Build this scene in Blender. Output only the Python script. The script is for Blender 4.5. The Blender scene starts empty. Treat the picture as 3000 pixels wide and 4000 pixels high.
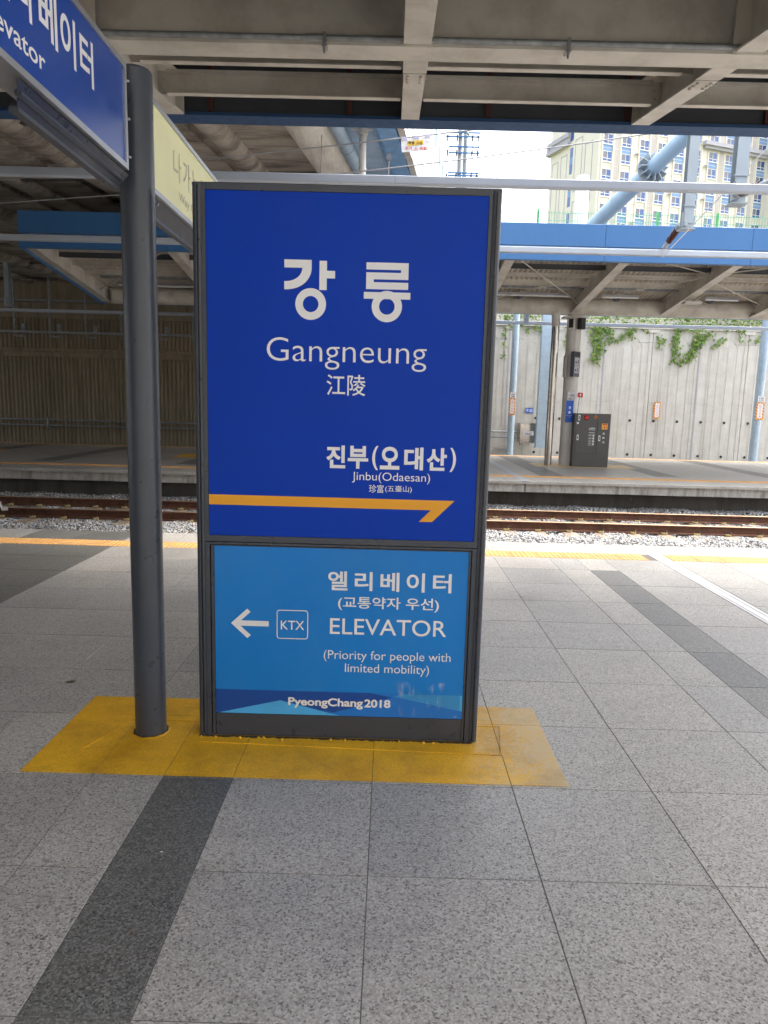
import bpy, math, random
import numpy as np
from mathutils import Vector, Matrix
random.seed(7); rng = np.random.default_rng(7)
S = bpy.context.scene; COL = S.collection
PI = math.pi
# ------------------------------------------------------------ camera
CF, CP, CY, CR, CH = 2763.53, -0.1511, -0.00545, 0.02576, 1.61
cam_d = bpy.data.cameras.new('camera'); cam = bpy.data.objects.new('camera', cam_d); COL.objects.link(cam)
cam_d.sensor_fit = 'VERTICAL'; cam_d.sensor_height = 40.0; cam_d.lens = CF / 4000 * 40.0
cam_d.clip_start = 0.05; cam_d.clip_end = 3000
fw = Vector((math.sin(CY)*math.cos(CP), math.cos(CY)*math.cos(CP), math.sin(CP)))
rt = Vector((math.cos(CY), -math.sin(CY), 0)); up = rt.cross(fw)
r2 = rt*math.cos(CR) + up*math.sin(CR); u2 = -rt*math.sin(CR) + up*math.cos(CR)
m = Matrix((r2, u2, -fw)).transposed().to_4x4(); m.translation = (0, 0, CH)
cam.matrix_world = m
S.camera = cam
# ------------------------------------------------------------ sky, sun, exposure
SUN_EL, SUN_AZ = math.radians(60), math.radians(68)      # azimuth measured from +Y towards +X
w = bpy.data.worlds.new('World'); S.world = w; w.use_nodes = True
nt = w.node_tree; sky = nt.nodes.new('ShaderNodeTexSky'); sky.sky_type = 'NISHITA'; sky.sun_disc = False
sky.sun_elevation = SUN_EL; sky.sun_rotation = SUN_AZ; sky.air_density = 1.0; sky.dust_density = 6.0; sky.ozone_density = 1.0
bg = nt.nodes['Background']; hz = nt.nodes.new('ShaderNodeHueSaturation'); hz.inputs['Saturation'].default_value = .45   # overcast: milky sky
nt.links.new(sky.outputs[0], hz.inputs['Color']); nt.links.new(hz.outputs[0], bg.inputs[0]); bg.inputs[1].default_value = 0.145
sl = bpy.data.lights.new('sun', 'SUN'); sl.energy = .5; sl.angle = math.radians(28); sl.color = (1, .96, .9)
so = bpy.data.objects.new('sun', sl); COL.objects.link(so)
sd = Vector((math.sin(SUN_AZ)*math.cos(SUN_EL), math.cos(SUN_AZ)*math.cos(SUN_EL), math.sin(SUN_EL)))
so.rotation_euler = sd.to_track_quat('Z', 'Y').to_euler(); so.location = (20, -10, 40)
S.view_settings.view_transform = 'Standard'; S.view_settings.look = 'None'
S.view_settings.gamma = 1; S.view_settings.use_curve_mapping = False
S.view_settings.exposure = 2.45
# ------------------------------------------------------------ materials
def new_mat(name):
    m = bpy.data.materials.new(name); m.use_nodes = True
    return m, m.node_tree, m.node_tree.nodes['Principled BSDF']
def pos(nt, scale=(1, 1, 1)):
    g = nt.nodes.new('ShaderNodeNewGeometry'); mp = nt.nodes.new('ShaderNodeMapping')
    mp.inputs['Scale'].default_value = scale; nt.links.new(g.outputs['Position'], mp.inputs[0]); return mp.outputs[0]
def noise(nt, vec, scale, detail=4, rough=.55):
    n = nt.nodes.new('ShaderNodeTexNoise'); n.inputs['Scale'].default_value = scale
    n.inputs['Detail'].default_value = detail; n.inputs['Roughness'].default_value = rough
    nt.links.new(vec, n.inputs['Vector']); return n.outputs['Fac']
def ramp(nt, fac, stops):
    r = nt.nodes.new('ShaderNodeValToRGB'); e = r.color_ramp.elements
    while len(e) < len(stops): e.new(.5)
    for k, (p, c) in enumerate(stops):
        e[k].position = p; e[k].color = (c[0], c[1], c[2], 1) if hasattr(c, '__len__') else (c, c, c, 1)
    nt.links.new(fac, r.inputs[0]); return r.outputs[0]
def mixc(nt, fac, a, b, mode='MIX'):
    n = nt.nodes.new('ShaderNodeMix'); n.data_type = 'RGBA'; n.blend_type = mode
    for s, v in ((n.inputs[0], fac), (n.inputs[6], a), (n.inputs[7], b)):
        if isinstance(v, bpy.types.NodeSocket): nt.links.new(v, s)
        elif hasattr(v, '__len__'): s.default_value = (v[0], v[1], v[2], 1)
        else: s.default_value = v if s.type == 'VALUE' else (v, v, v, 1)
    return n.outputs[2]
def math_n(nt, op, a, b):
    n = nt.nodes.new('ShaderNodeMath'); n.operation = op
    for s, v in ((n.inputs[0], a), (n.inputs[1], b)):
        if isinstance(v, bpy.types.NodeSocket): nt.links.new(v, s)
        else: s.default_value = v
    return n.outputs[0]
def bump(nt, p, h, strength, dist=.01):
    b = nt.nodes.new('ShaderNodeBump'); b.inputs['Strength'].default_value = strength; b.inputs['Distance'].default_value = dist
    nt.links.new(h, b.inputs['Height']); nt.links.new(b.outputs[0], p.inputs['Normal'])
def mat(name, c, rough=.5, metal=0., var=.12, vscale=3., stretch=(1, 1, 1), bumps=0., bscale=60, dirt=None, dirt_amt=.0, dscale=1.2, coat=0, spec=.5):
    m, nt, p = new_mat(name)
    v = pos(nt, stretch); n1 = noise(nt, v, vscale, 6)
    lo = [x*(1-var) for x in c]; hi = [min(1, x*(1+var)) for x in c]
    col = ramp(nt, n1, [(.3, lo), (.7, hi)])
    if dirt:
        d = noise(nt, pos(nt, stretch), dscale, 8, .65)
        col = mixc(nt, math_n(nt, 'MULTIPLY', ramp(nt, d, [(.45, 0.), (.68, 1.)]), dirt_amt), col, dirt)
    nt.links.new(col, p.inputs['Base Color'])
    p.inputs['Metallic'].default_value = metal; p.inputs['Specular IOR Level'].default_value = spec
    r = ramp(nt, noise(nt, v, vscale*4, 4), [(.3, max(.02, rough-.07)), (.7, min(1, rough+.07))]); nt.links.new(r, p.inputs['Roughness'])
    if coat: p.inputs['Coat Weight'].default_value = coat; p.inputs['Coat Roughness'].default_value = .12
    if bumps: bump(nt, p, noise(nt, pos(nt), bscale, 5), bumps)
    return m
def granite(name, base, dark, light, contrast=.5, tint=(1, 1, 1)):
    m, nt, p = new_mat(name); v = pos(nt)
    vo = nt.nodes.new('ShaderNodeTexVoronoi'); vo.inputs['Scale'].default_value = 165; nt.links.new(v, vo.inputs['Vector'])
    sep = nt.nodes.new('ShaderNodeSeparateColor'); nt.links.new(vo.outputs['Color'], sep.inputs[0])
    gr = math_n(nt, 'ADD', math_n(nt, 'MULTIPLY', sep.outputs[0], .55), math_n(nt, 'MULTIPLY', noise(nt, v, 105, 4, .75), .75))
    col = ramp(nt, gr, [(.38, dark), (.52, base), (.70, base), (.84, light)])
    big = noise(nt, v, 1.1, 6, .6); col = mixc(nt, 1., col, ramp(nt, big, [(.3, .84), (.7, 1.1)]), 'MULTIPLY')
    # old smears and gum marks
    st = noise(nt, pos(nt, (1, 2.6, 1)), 2.1, 8, .7)
    col = mixc(nt, math_n(nt, 'MULTIPLY', ramp(nt, st, [(.50, 0.), (.85, 1.)]), .35), col, (.13, .115, .10))
    sp = noise(nt, v, 9, 2, .4)
    col = mixc(nt, math_n(nt, 'MULTIPLY', ramp(nt, sp, [(.72, 0.), (.76, 1.)]), .45), col, (.16, .11, .08))
    oi = nt.nodes.new('ShaderNodeObjectInfo')
    col = mixc(nt, 1., col, ramp(nt, oi.outputs['Random'], [(0, (.86, .865, .875)), (1, (1.07, 1.05, 1.02))]), 'MULTIPLY')
    col = mixc(nt, 1., col, tint, 'MULTIPLY')
    nt.links.new(col, p.inputs['Base Color'])
    nt.links.new(ramp(nt, big, [(.3, .36), (.7, .52)]), p.inputs['Roughness']); p.inputs['Specular IOR Level'].default_value = .7
    bump(nt, p, gr, .12, .002)
    return m
def concrete(name, c, dirt, amt=.6, streak=(2.2, 2.2, .25), joints=None, rough=.85, sc=1.5):
    m, nt, p = new_mat(name)
    n1 = noise(nt, pos(nt), 2.3, 8, .62); n2 = noise(nt, pos(nt), 38, 6, .6)
    col = ramp(nt, n1, [(.28, [x*.82 for x in c]), (.72, [min(1, x*1.14) for x in c])])
    col = mixc(nt, .35, col, ramp(nt, n2, [(.35, [x*.7 for x in c]), (.65, [min(1, x*1.2) for x in c])]))
    d = noise(nt, pos(nt, streak), sc, 9, .7)
    col = mixc(nt, math_n(nt, 'MULTIPLY', ramp(nt, d, [(.44, 0.), (.66, 1.)]), amt), col, dirt)
    d2 = noise(nt, pos(nt), 6, 5, .6)
    col = mixc(nt, math_n(nt, 'MULTIPLY', ramp(nt, d2, [(.64, 0.), (.74, 1.)]), amt*.7), col, [x*.6 for x in dirt])
    nt.links.new(col, p.inputs['Base Color']); p.inputs['Roughness'].default_value = rough
    bump(nt, p, n2, .35, .01)
    return m
M = {}
M['granite'] = granite('granite_light', (.345, .333, .314), (.115, .11, .106), (.475, .46, .437))
M['granite_dark'] = granite('granite_dark', (.125, .126, .119), (.05, .05, .049), (.22, .22, .208))
M['grout'] = mat('grout', (.13, .125, .115), .9)
M['tactile'] = mat('tactile_yellow', (.66, .35, .11), .6, var=.18, vscale=5, dirt=(.35, .24, .12), dirt_amt=.5)
M['yellow_print'] = mat('yellow_print', (.80, .36, .012), .4, var=.03)
M['white'] = mat('white_print', (.80, .81, .83), .45, var=.03)
M['blue'] = mat('royal_blue_print', (.0002, .043, .42), .4, var=.05, vscale=1.5, spec=.16)
M['blue_gloss'] = mat('glossy_blue_face', (.001, .058, .36), .2, var=.04, vscale=1.5, spec=.6)
M['light_blue'] = mat('sky_blue_print', (.006, .20, .62), .4, var=.04, vscale=1.5, spec=.35, dirt=(.10, .30, .62), dirt_amt=.12, dscale=4)
M['band_dark'] = mat('band_dark_blue', (.004, .065, .33), .4, var=.05)
M['band_mid'] = mat('band_mid_blue', (.01, .17, .60), .4, var=.05)
M['band_light'] = mat('band_light_blue', (.07, .42, .85), .4, var=.08, vscale=8)
M['frame'] = mat('dark_grey_coating', (.046, .055, .075), .33, var=.04, vscale=3, bumps=.02, bscale=400, dirt=(.10, .095, .09), dirt_amt=.15, dscale=9)
M['frame_dark'] = mat('groove_black', (.016, .017, .02), .6)
M['alu'] = mat('brushed_aluminium', (.42, .43, .46), .38, .75, var=.08)
M['alu_bar'] = mat('anodised_bar', (.42, .46, .52), .5, .15, var=.06, vscale=2, dirt=(.3, .29, .27), dirt_amt=.2)
M['cream'] = mat('cream_steel_paint', (.57, .54, .48), .5, var=.07, vscale=2, dirt=(.24, .20, .155), dirt_amt=.5, dscale=2.2)
M['deck'] = mat('deck_sheet', (.55, .50, .43), .6, var=.1)
M['dark_deck'] = mat('deck_grey', (.06, .065, .075), .7)
M['galv_post'] = mat('galvanised_post', (.33, .38, .42), .6, .1, var=.06, vscale=3)
M['galv'] = mat('galvanised', (.30, .32, .33), .5, .5, var=.25, vscale=9, dirt=(.16, .15, .14), dirt_amt=.5, dscale=14)
M['fascia'] = mat('fascia_blue', (.04, .15, .36), .45, var=.05, vscale=1, dirt=(.06, .17, .38), dirt_amt=.3, dscale=2.5, stretch=(2, 2, .3))
M['stud'] = mat('red_primer', (.09, .03, .026), .7)
M['pole'] = mat('pale_blue_steel', (.34, .44, .52), .5, .15, var=.1, vscale=4, dirt=(.55, .6, .63), dirt_amt=.35, dscale=16)
M['strut'] = mat('strut_blue', (.30, .44, .60), .4, var=.08, vscale=2)
M['chrome'] = mat('stainless', (.50, .47, .44), .16, 1., var=.06)
M['pillar'] = mat('pillar_paint', (.58, .56, .52), .5, var=.06, dirt=(.28, .25, .21), dirt_amt=.25)
M['cabinet'] = mat('cabinet_grey', (.075, .07, .066), .4, var=.08)
M['red'] = mat('red_paint', (.55, .015, .02), .3)
M['black'] = mat('black_plastic', (.012, .012, .014), .5)
M['insul'] = mat('insulator_brown', (.07, .016, .014), .25, coat=.5)
M['soffit'] = concrete('soffit_concrete', (.42, .37, .31), (.075, .06, .048), .85, (.5, 2., 1), sc=1.4)
M['soffit_clean'] = concrete('soffit_pale', (.76, .72, .64), (.20, .16, .12), .5, (3., .35, 1), sc=1.0)
M['soffit_blue'] = concrete('soffit_blue_paint', (.36, .47, .60), (.16, .22, .32), .5, (1, 1, 1))
M['fascia_shaded'] = mat('fascia_blue_shaded', (.018, .06, .15), .5, var=.06)  # blue of the near fascia, its underside shade put into the colour
M['edge_blue'] = mat('edge_blue', (.17, .33, .56), .6, var=.2, vscale=5, dirt=(.35, .36, .36), dirt_amt=.3, dscale=6)
M['ribwall'] = concrete('ribbed_concrete', (.30, .245, .165), (.10, .085, .06), .6, (3, 3, .2))
M['archwall'] = concrete('pale_concrete', (.60, .575, .515), (.34, .30, .23), .38, (2.6, 2.6, .22))
M['coping'] = concrete('coping_concrete', (.46, .445, .41), (.12, .095, .07), .7, (3.5, 3.5, .8), sc=2.4)
M['under'] = concrete('recess_concrete', (.13, .12, .11), (.05, .045, .04), .6)
M['board'] = concrete('formed_concrete', (.58, .55, .50), (.27, .24, .20), .55, (1.5, 1.5, .2))
M['rail'] = mat('rusty_rail', (.13, .055, .032), .75, .25, var=.3, vscale=14, dirt=(.06, .022, .012), dirt_amt=.7, dscale=5, bumps=.3, bscale=90)
M['rail_top'] = mat('worn_rail_head', (.42, .29, .19), .4, .7, var=.15, vscale=20)
M['sleeper'] = concrete('sleeper_concrete', (.30, .24, .18), (.16, .10, .06), .5)
M['clip'] = mat('clip_steel', (.04, .028, .022), .6, .5)
M['pad'] = mat('clip_pad', (.62, .50, .22), .6)
M['soil'] = mat('track_bed', (.24, .235, .225), .95, var=.3, vscale=12, bumps=.6, bscale=20)
M['hill'] = mat('hill_ground', (.11, .12, .06), .95, var=.3, vscale=.8, bumps=.5, bscale=3)
M['build'] = mat('cream_render', (.74, .70, .59), .8, var=.03, vscale=.4, dirt=(.62, .57, .44), dirt_amt=.15, dscale=.5)
M['build_trim'] = mat('grey_trim', (.42, .41, .44), .8, var=.06, vscale=1)
M['build_grey'] = mat('taupe_render', (.50, .46, .42), .8, var=.05, vscale=1)
M['build_blue'] = mat('blue_render', (.20, .33, .55), .7, var=.04, vscale=1)
M['glass_blue'] = mat('window_glass', (.03, .09, .28), .12, var=.15, vscale=.7, coat=.4)
M['glass_grey'] = mat('curtained_glass', (.20, .19, .21), .3, var=.1, vscale=.9)
M['wframe'] = mat('window_frame_white', (.78, .78, .78), .5)
M['green'] = mat('fence_green', (.08, .40, .12), .5)
M['mesh_green'] = mat('mesh_green', (.10, .36, .26), .5)
M['paper'] = mat('sign_white', (.74, .74, .75), .5, var=.03)
M['blue_sign'] = mat('small_blue_sign', (.01, .10, .52), .45)
M['yel_sign'] = mat('warning_yellow', (.80, .52, .04), .5)
M['ink'] = mat('black_print', (.02, .02, .025), .5)
M['red_ink'] = mat('red_print', (.62, .03, .03), .5)
M['lamp'] = mat('tube_white', (.85, .86, .86), .35)
M['strip_white'] = mat('strip_white', (.72, .73, .74), .45)
M['wire'] = mat('wire_grey', (.30, .31, .32), .5, .3)
M['pink_ink'] = mat('faded_pink_print', (.55, .28, .42), .5)
M['faded'] = mat('faded_grey_print', (.44, .45, .36), .5)
M['wood_stem'] = mat('vine_stem', (.10, .07, .04), .8)
# pale yellow sign face, pale towards its middle by print itself
M['pale_yellow'] = mat('pale_yellow_face', (.86, .85, .50), .5, var=.05, vscale=2)
def crushed_stone():
    m, nt, p = new_mat('crushed_stone'); g = nt.nodes.new('ShaderNodeNewGeometry')
    c = ramp(nt, g.outputs['Random Per Island'], [(0, (.20, .20, .205)), (.35, (.34, .345, .35)), (.7, (.48, .48, .475)), (.93, (.62, .61, .59)), (1, (.44, .33, .20))])
    c = mixc(nt, 1., c, ramp(nt, noise(nt, pos(nt), 60, 4), [(.3, .8), (.7, 1.1)]), 'MULTIPLY')
    nt.links.new(c, p.inputs['Base Color']); p.inputs['Roughness'].default_value = .85; return m
M['stone'] = crushed_stone()
def leafmat(name, a, b, c):
    m, nt, p = new_mat(name); g = nt.nodes.new('ShaderNodeNewGeometry')
    col = ramp(nt, g.outputs['Random Per Island'], [(0, a), (.6, b), (.93, b), (1, c)])
    nt.links.new(col, p.inputs['Base Color']); p.inputs['Roughness'].default_value = .45
    tr = nt.nodes.new('ShaderNodeBsdfTranslucent'); nt.links.new(col, tr.inputs[0]); mx = nt.nodes.new('ShaderNodeMixShader'); mx.inputs[0].default_value = .3
    nt.links.new(p.outputs[0], mx.inputs[1]); nt.links.new(tr.outputs[0], mx.inputs[2]); nt.links.new(mx.outputs[0], nt.nodes['Material Output'].inputs[0]); return m
M['leaf'] = leafmat('ivy_leaf', (.06, .15, .025), (.21, .33, .05), (.50, .42, .07))
def paint_mat():
    # floor paint: solid on the left, worn down to the granite at the right end (foot wear)
    m, nt, p = new_mat('floor_paint'); v = pos(nt)
    n1 = noise(nt, v, 3, 6); col = ramp(nt, n1, [(.3, (.66, .34, .010)), (.7, (.86, .48, .022))])
    gr = noise(nt, v, 170, 3, .7); col = mixc(nt, 1., col, ramp(nt, gr, [(.3, .72), (.62, 1.08)]), 'MULTIPLY')
    sx = nt.nodes.new('ShaderNodeSeparateXYZ'); nt.links.new(v, sx.inputs[0])
    wear = math_n(nt, 'ADD', math_n(nt, 'MULTIPLY', math_n(nt, 'SUBTRACT', sx.outputs[0], .36), 1.9), math_n(nt, 'MULTIPLY', math_n(nt, 'SUBTRACT', noise(nt, v, 3.2, 5, .7), .5), 1.8))
    grain = math_n(nt, 'ADD', math_n(nt, 'ADD', wear, math_n(nt, 'MULTIPLY', math_n(nt, 'SUBTRACT', noise(nt, v, 55, 4, .8), .5), 3.0)), math_n(nt, 'MULTIPLY', math_n(nt, 'SUBTRACT', gr, .5), 2.0))
    k = ramp(nt, grain, [(.28, 0.), (.62, 1.)])
    col = mixc(nt, math_n(nt, 'MULTIPLY', k, .85), col, (.56, .44, .25))
    d = noise(nt, v, 4.5, 8, .7); col = mixc(nt, math_n(nt, 'MULTIPLY', ramp(nt, d, [(.46, 0.), (.70, 1.)]), .42), col, (.22, .12, .02))
    nt.links.new(col, p.inputs['Base Color']); p.inputs['Roughness'].default_value = .5; bump(nt, p, gr, .2, .003); return m
M['paint'] = paint_mat()
def stripe_mat():
    m, nt, p = new_mat('hazard_stripes'); v = pos(nt); sx = nt.nodes.new('ShaderNodeSeparateXYZ'); nt.links.new(v, sx.inputs[0])
    a = math_n(nt, 'ADD', sx.outputs[0], sx.outputs[2]); f = math_n(nt, 'FRACT', math_n(nt, 'MULTIPLY', a, 8.5), 0)
    c = ramp(nt, f, [(.49, (.60, .03, .02)), (.51, (.80, .55, .05))]); nt.links.new(c, p.inputs['Base Color']); p.inputs['Roughness'].default_value = .5; return m
M['stripes'] = stripe_mat()
def screen_glass():
    m, nt, p = new_mat('barrier_glass'); p.inputs['Base Color'].default_value = (.55, .80, .78, 1); p.inputs['Roughness'].default_value = .1
    p.inputs['Alpha'].default_value = .45; return m
M['bglass'] = screen_glass()
# ------------------------------------------------------------ mesh helpers
class MB:
    def __init__(s, tf=None): s.v = []; s.f = []; s.mi = []; s.sm = []; s.tf = tf
    def add(s, vs, fs, mi=0, sm=False):
        o = len(s.v)
        for p in vs: s.v.append(tuple(s.tf(p)) if s.tf else tuple(p))
        for f in fs: s.f.append([o+i for i in f]); s.mi.append(mi); s.sm.append(sm)
    def box(s, x0, x1, y0, y1, z0, z1, mi=0):
        s.add([(x0,y0,z0),(x1,y0,z0),(x1,y1,z0),(x0,y1,z0),(x0,y0,z1),(x1,y0,z1),(x1,y1,z1),(x0,y1,z1)],
              [(0,3,2,1),(4,5,6,7),(0,1,5,4),(1,2,6,5),(2,3,7,6),(3,0,4,7)], mi); return s
    def bev(s, x0, x1, y0, y1, z0, z1, b, mi=0):          # slab with chamfered top edges
        s.add([(x0,y0,z0),(x1,y0,z0),(x1,y1,z0),(x0,y1,z0),(x0,y0,z1-b),(x1,y0,z1-b),(x1,y1,z1-b),(x0,y1,z1-b),
               (x0+b,y0+b,z1),(x1-b,y0+b,z1),(x1-b,y1-b,z1),(x0+b,y1-b,z1)],
              [(0,3,2,1),(0,1,5,4),(1,2,6,5),(2,3,7,6),(3,0,4,7),(4,5,9,8),(5,6,10,9),(6,7,11,10),(7,4,8,11),(8,9,10,11)], mi); return s
    def beam(s, a, b, wd, ht, mi=0, upv=(0,0,1)):          # box along a-b, width across, height along up
        a = Vector(a); b = Vector(b); d = (b-a).normalized(); u = Vector(upv); sd_ = d.cross(u).normalized(); u = sd_.cross(d).normalized()
        P = []
        for c in (a, b):
            for i, j in ((-1,-1),(1,-1),(1,1),(-1,1)): P.append(c + sd_*i*wd/2 + u*j*ht/2)
        s.add(P, [(0,1,2,3),(7,6,5,4),(0,4,5,1),(1,5,6,2),(2,6,7,3),(3,7,4,0)], mi); return s
    def tube(s, a, b, r, n=16, mi=0, r1=None, caps=True, arc=None):
        a = Vector(a); b = Vector(b); d = (b-a).normalized(); t = Vector((0,0,1)) if abs(d.z) < .9 else Vector((0,1,0))
        e1 = d.cross(t).normalized(); e2 = e1.cross(d).normalized(); r1 = r if r1 is None else r1
        P = [c + e1*rr*math.cos(2*PI*k/n) + e2*rr*math.sin(2*PI*k/n) for c, rr in ((a, r), (b, r1)) for k in range(n)]
        s.add(P, [(k, (k+1) % n, n+(k+1) % n, n+k) for k in range(n)], mi, True)
        if caps: s.add(P, [tuple(range(n))[::-1], tuple(range(n, 2*n))], mi)
        return s
    def path(s, pts, r, n=8, mi=0):
        for k in range(len(pts)-1): s.tube(pts[k], pts[k+1], r, n, mi)
        return s
    def prism(s, poly, fn, d, mi=0):                       # polygon (u,v) extruded by d; fn(u,v,w) -> xyz
        n = len(poly); P = [fn(u, v, 0) for u, v in poly] + [fn(u, v, d) for u, v in poly]
        s.add(P, [tuple(range(n))[::-1], tuple(range(n, 2*n))] + [(k, (k+1) % n, n+(k+1) % n, n+k) for k in range(n)], mi); return s
    def build(s, name, mats, parent=None, origin=None):
        me = bpy.data.meshes.new(name)
        o3 = Vector(origin) if origin is not None else (parent_loc(parent) if parent else Vector((0,0,0)))
        me.from_pydata([(p[0]-o3.x, p[1]-o3.y, p[2]-o3.z) for p in s.v], [], s.f)
        for mm in (mats if isinstance(mats, (list, tuple)) else [mats]): me.materials.append(M[mm] if isinstance(mm, str) else mm)
        if any(s.mi): me.polygons.foreach_set('material_index', s.mi)
        if any(s.sm): me.polygons.foreach_set('use_smooth', s.sm)
        me.update()
        o = bpy.data.objects.new(name, me); COL.objects.link(o)
        if parent: o.parent = parent; o.location = o3 - parent_loc(parent)
        else: o.location = o3
        return o
LOC = {}
def parent_loc(o):
    v = Vector((0,0,0))
    while o is not None: v += o.location; o = o.parent
    return v
def tag(o, label=None, cat=None, group=None, kind=None):
    if label: o['label'] = label
    if cat: o['category'] = cat
    if group: o['group'] = group
    if kind: o['kind'] = kind
    return o
def thing(name, loc, label=None, cat=None, group=None, kind=None):
    o = bpy.data.objects.new(name, None); COL.objects.link(o); o.location = loc; o.empty_display_size = .2
    return tag(o, label, cat, group, kind)
def inst(src, parent, loc, name=None, rz=None):
    o = src.copy(); COL.objects.link(o); o.parent = parent; o.location = loc
    if rz is not None: o.rotation_euler = (0, 0, rz)
    for ch in src.children: c = ch.copy(); COL.objects.link(c); c.parent = o
    return o
def copy_tree(o, loc, label=None):
    def rec(s, par):
        c = s.copy(); COL.objects.link(c); c.parent = par
        for ch in s.children: rec(ch, c)
        return c
    c = rec(o, None); c.location = loc
    if label: c['label'] = label
    return c
_tc = {}
def glyph_mesh(body, off):
    if (body, off) in _tc: return _tc[(body, off)]
    cu = bpy.data.curves.new('t', 'FONT'); cu.body = body; cu.offset = off; cu.resolution_u = 5; cu.align_x = 'CENTER'
    o = bpy.data.objects.new('t', cu); COL.objects.link(o); dg = bpy.context.evaluated_depsgraph_get()
    me = o.evaluated_get(dg).to_mesh(); V = [tuple(v.co) for v in me.vertices]; F = [tuple(p.vertices) for p in me.polygons]
    o.to_mesh_clear(); bpy.data.objects.remove(o); bpy.data.curves.remove(cu)
    _tc[(body, off)] = (V, F); return V, F
def text(body, mt, parent, a0, a1, z0, z1, at, plane='xz', off=0., name='lettering', lift=.0015):
    V, F = glyph_mesh(body, off)
    xs = [v[0] for v in V]; ys = [v[1] for v in V]; X0, X1, Y0, Y1 = min(xs), max(xs), min(ys), max(ys)
    b = MB()
    P = []
    for v in V:
        u = a0 + (v[0]-X0)/(X1-X0)*(a1-a0); z = z0 + (v[1]-Y0)/(Y1-Y0)*(z1-z0)
        P.append((u, at-lift, z) if plane == 'xz' else (at+lift, u, z))
    b.add(P, F); return b.build(name, mt, parent)
XZ = lambda y: (lambda u, v, d: (u, y-d, v))
def flat(poly, mt, parent, y, name, d=.001): return MB().prism(poly, XZ(y), d).build(name, mt, parent)
# ============================================================ GROUND, PLATFORMS
ground = MB()
ground.box(-300, 300, -60, 30.3, -1.4, -.80)
g = ground.build('ground', 'soil'); tag(g, kind='structure')
h = MB(); h.box(-400, 400, 31.0, 900, -1.4, 8.6); tag(h.build('hill', 'hill'), kind='structure')

T = .6
near = MB(); near.box(-14, 14, -.45, 8.38, -.80, -.03)
near = near.build('near_platform', 'under'); tag(near, kind='structure')
gr = MB(); gr.box(-14, 14, -.42, 8.36, -.03, -.0018); gr.build('grout_bed', 'grout', near)
cols = [-5.44, -4.84, -4.20, -3.60, -3.0, -2.42, -1.84, -1.24, -.937, -.637, -.037, .563, 1.163, 1.763, 2.063, 2.363, 2.963]
cols2 = [3.125, 3.64, 4.24, 4.84, 5.44]
rows = [2.2255 + T*j for j in range(-4, 9)] + [7.575]
_cache = {}
def tile(x0, x1, y0, y1, z, mt, parent, name='paving_tile', gap=.0019):
    key = (round(x1-x0, 3), round(y1-y0, 3), mt, name)
    if key not in _cache:
        wx, wy = (x1-x0)/2-gap, (y1-y0)/2-gap
        me = MB().bev(-wx, wx, -wy, wy, -.028, 0, .0007).build(name, mt, parent, origin=(0, 0, 0))
        _cache[key] = me; me.location = Vector(((x0+x1)/2, (y0+y1)/2, z)) - parent_loc(parent); return me
    o = _cache[key].copy(); COL.objects.link(o); o.parent = parent; o.location = Vector(((x0+x1)/2, (y0+y1)/2, z)) - parent_loc(parent); return o
def dz(): return random.uniform(-.0004, .0003)
for j in range(len(rows)-1):
    y0, y1 = rows[j], rows[j+1]
    lim = .60*max(y0, 1.5) + 1.2
    for cs in (cols, cols2):
        for i in range(len(cs)-1):
            x0, x1 = cs[i], cs[i+1]
            if min(abs(x0), abs(x1)) > lim: continue
            dark = (abs(x0+.937) < .01) or (abs(x0-2.063) < .01 and j < 12) or (x0 >= -4.21 and x1 <= -2.99)
            tile(x0, x1, y0, y1, dz(), 'granite_dark' if dark else 'granite', near)
# rest of the floor outside the tiles near the camera
rest = MB(); rest.box(-14, -5.45, -.42, 8.38, -.027, 0); rest.box(5.45, 14, -.42, 8.38, -.027, 0); rest.box(-5.45, 5.45, -.42, -.18, -.027, 0)
rest.build('paving', 'granite', near)
for cs in (cols, cols2):
    for i in range(len(cs)-1):
        tile(cs[i], cs[i+1], 7.875, 8.43, dz(), 'granite_dark' if (cs[i] >= -4.21 and cs[i+1] <= -2.99) else 'granite', near, 'edge_slab')
# tactile blocks with raised domes
def tactile_mesh(wd):
    b = MB().bev(-wd/2+.002, wd/2-.002, -wd/2+.002, wd/2-.002, -.028, .002, .002)
    n = 6; st = wd/n
    for a in range(n):
        for c in range(n):
            x = -wd/2+st*(a+.5); y = -wd/2+st*(c+.5); r = st*.34; h = .006; K = 6
            P = [(x+r*math.cos(2*PI*k/K), y+r*math.sin(2*PI*k/K), .002) for k in range(K)] + [(x+r*.55*math.cos(2*PI*k/K), y+r*.55*math.sin(2*PI*k/K), .002+h) for k in range(K)]
            b.add(P, [(k, (k+1) % K, K+(k+1) % K, K+k) for k in range(K)] + [tuple(range(K, 2*K))])
    return b
tb = tactile_mesh(.3).build('tactile_block', 'tactile', near, origin=(0, 0, 0))
xs = [-5.38+.3*k for k in range(28)] + [3.125+.15+.3*k for k in range(8)]
for k, x in enumerate(xs):
    if k == 0: tb.location = (x, 7.725, 0)
    else: inst(tb, near, (x, 7.725, random.uniform(-.0008, .0008)))
# aluminium movement joint across the floor
b = MB(); b.box(2.972, 3.115, 1.6, 8.43, -.027, .001); b.box(3.0, 3.02, 1.6, 8.43, .001, .004); b.box(3.07, 3.09, 1.6, 8.43, .001, .004)
b.build('expansion_joint_cover', 'strip_white', near)
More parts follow.
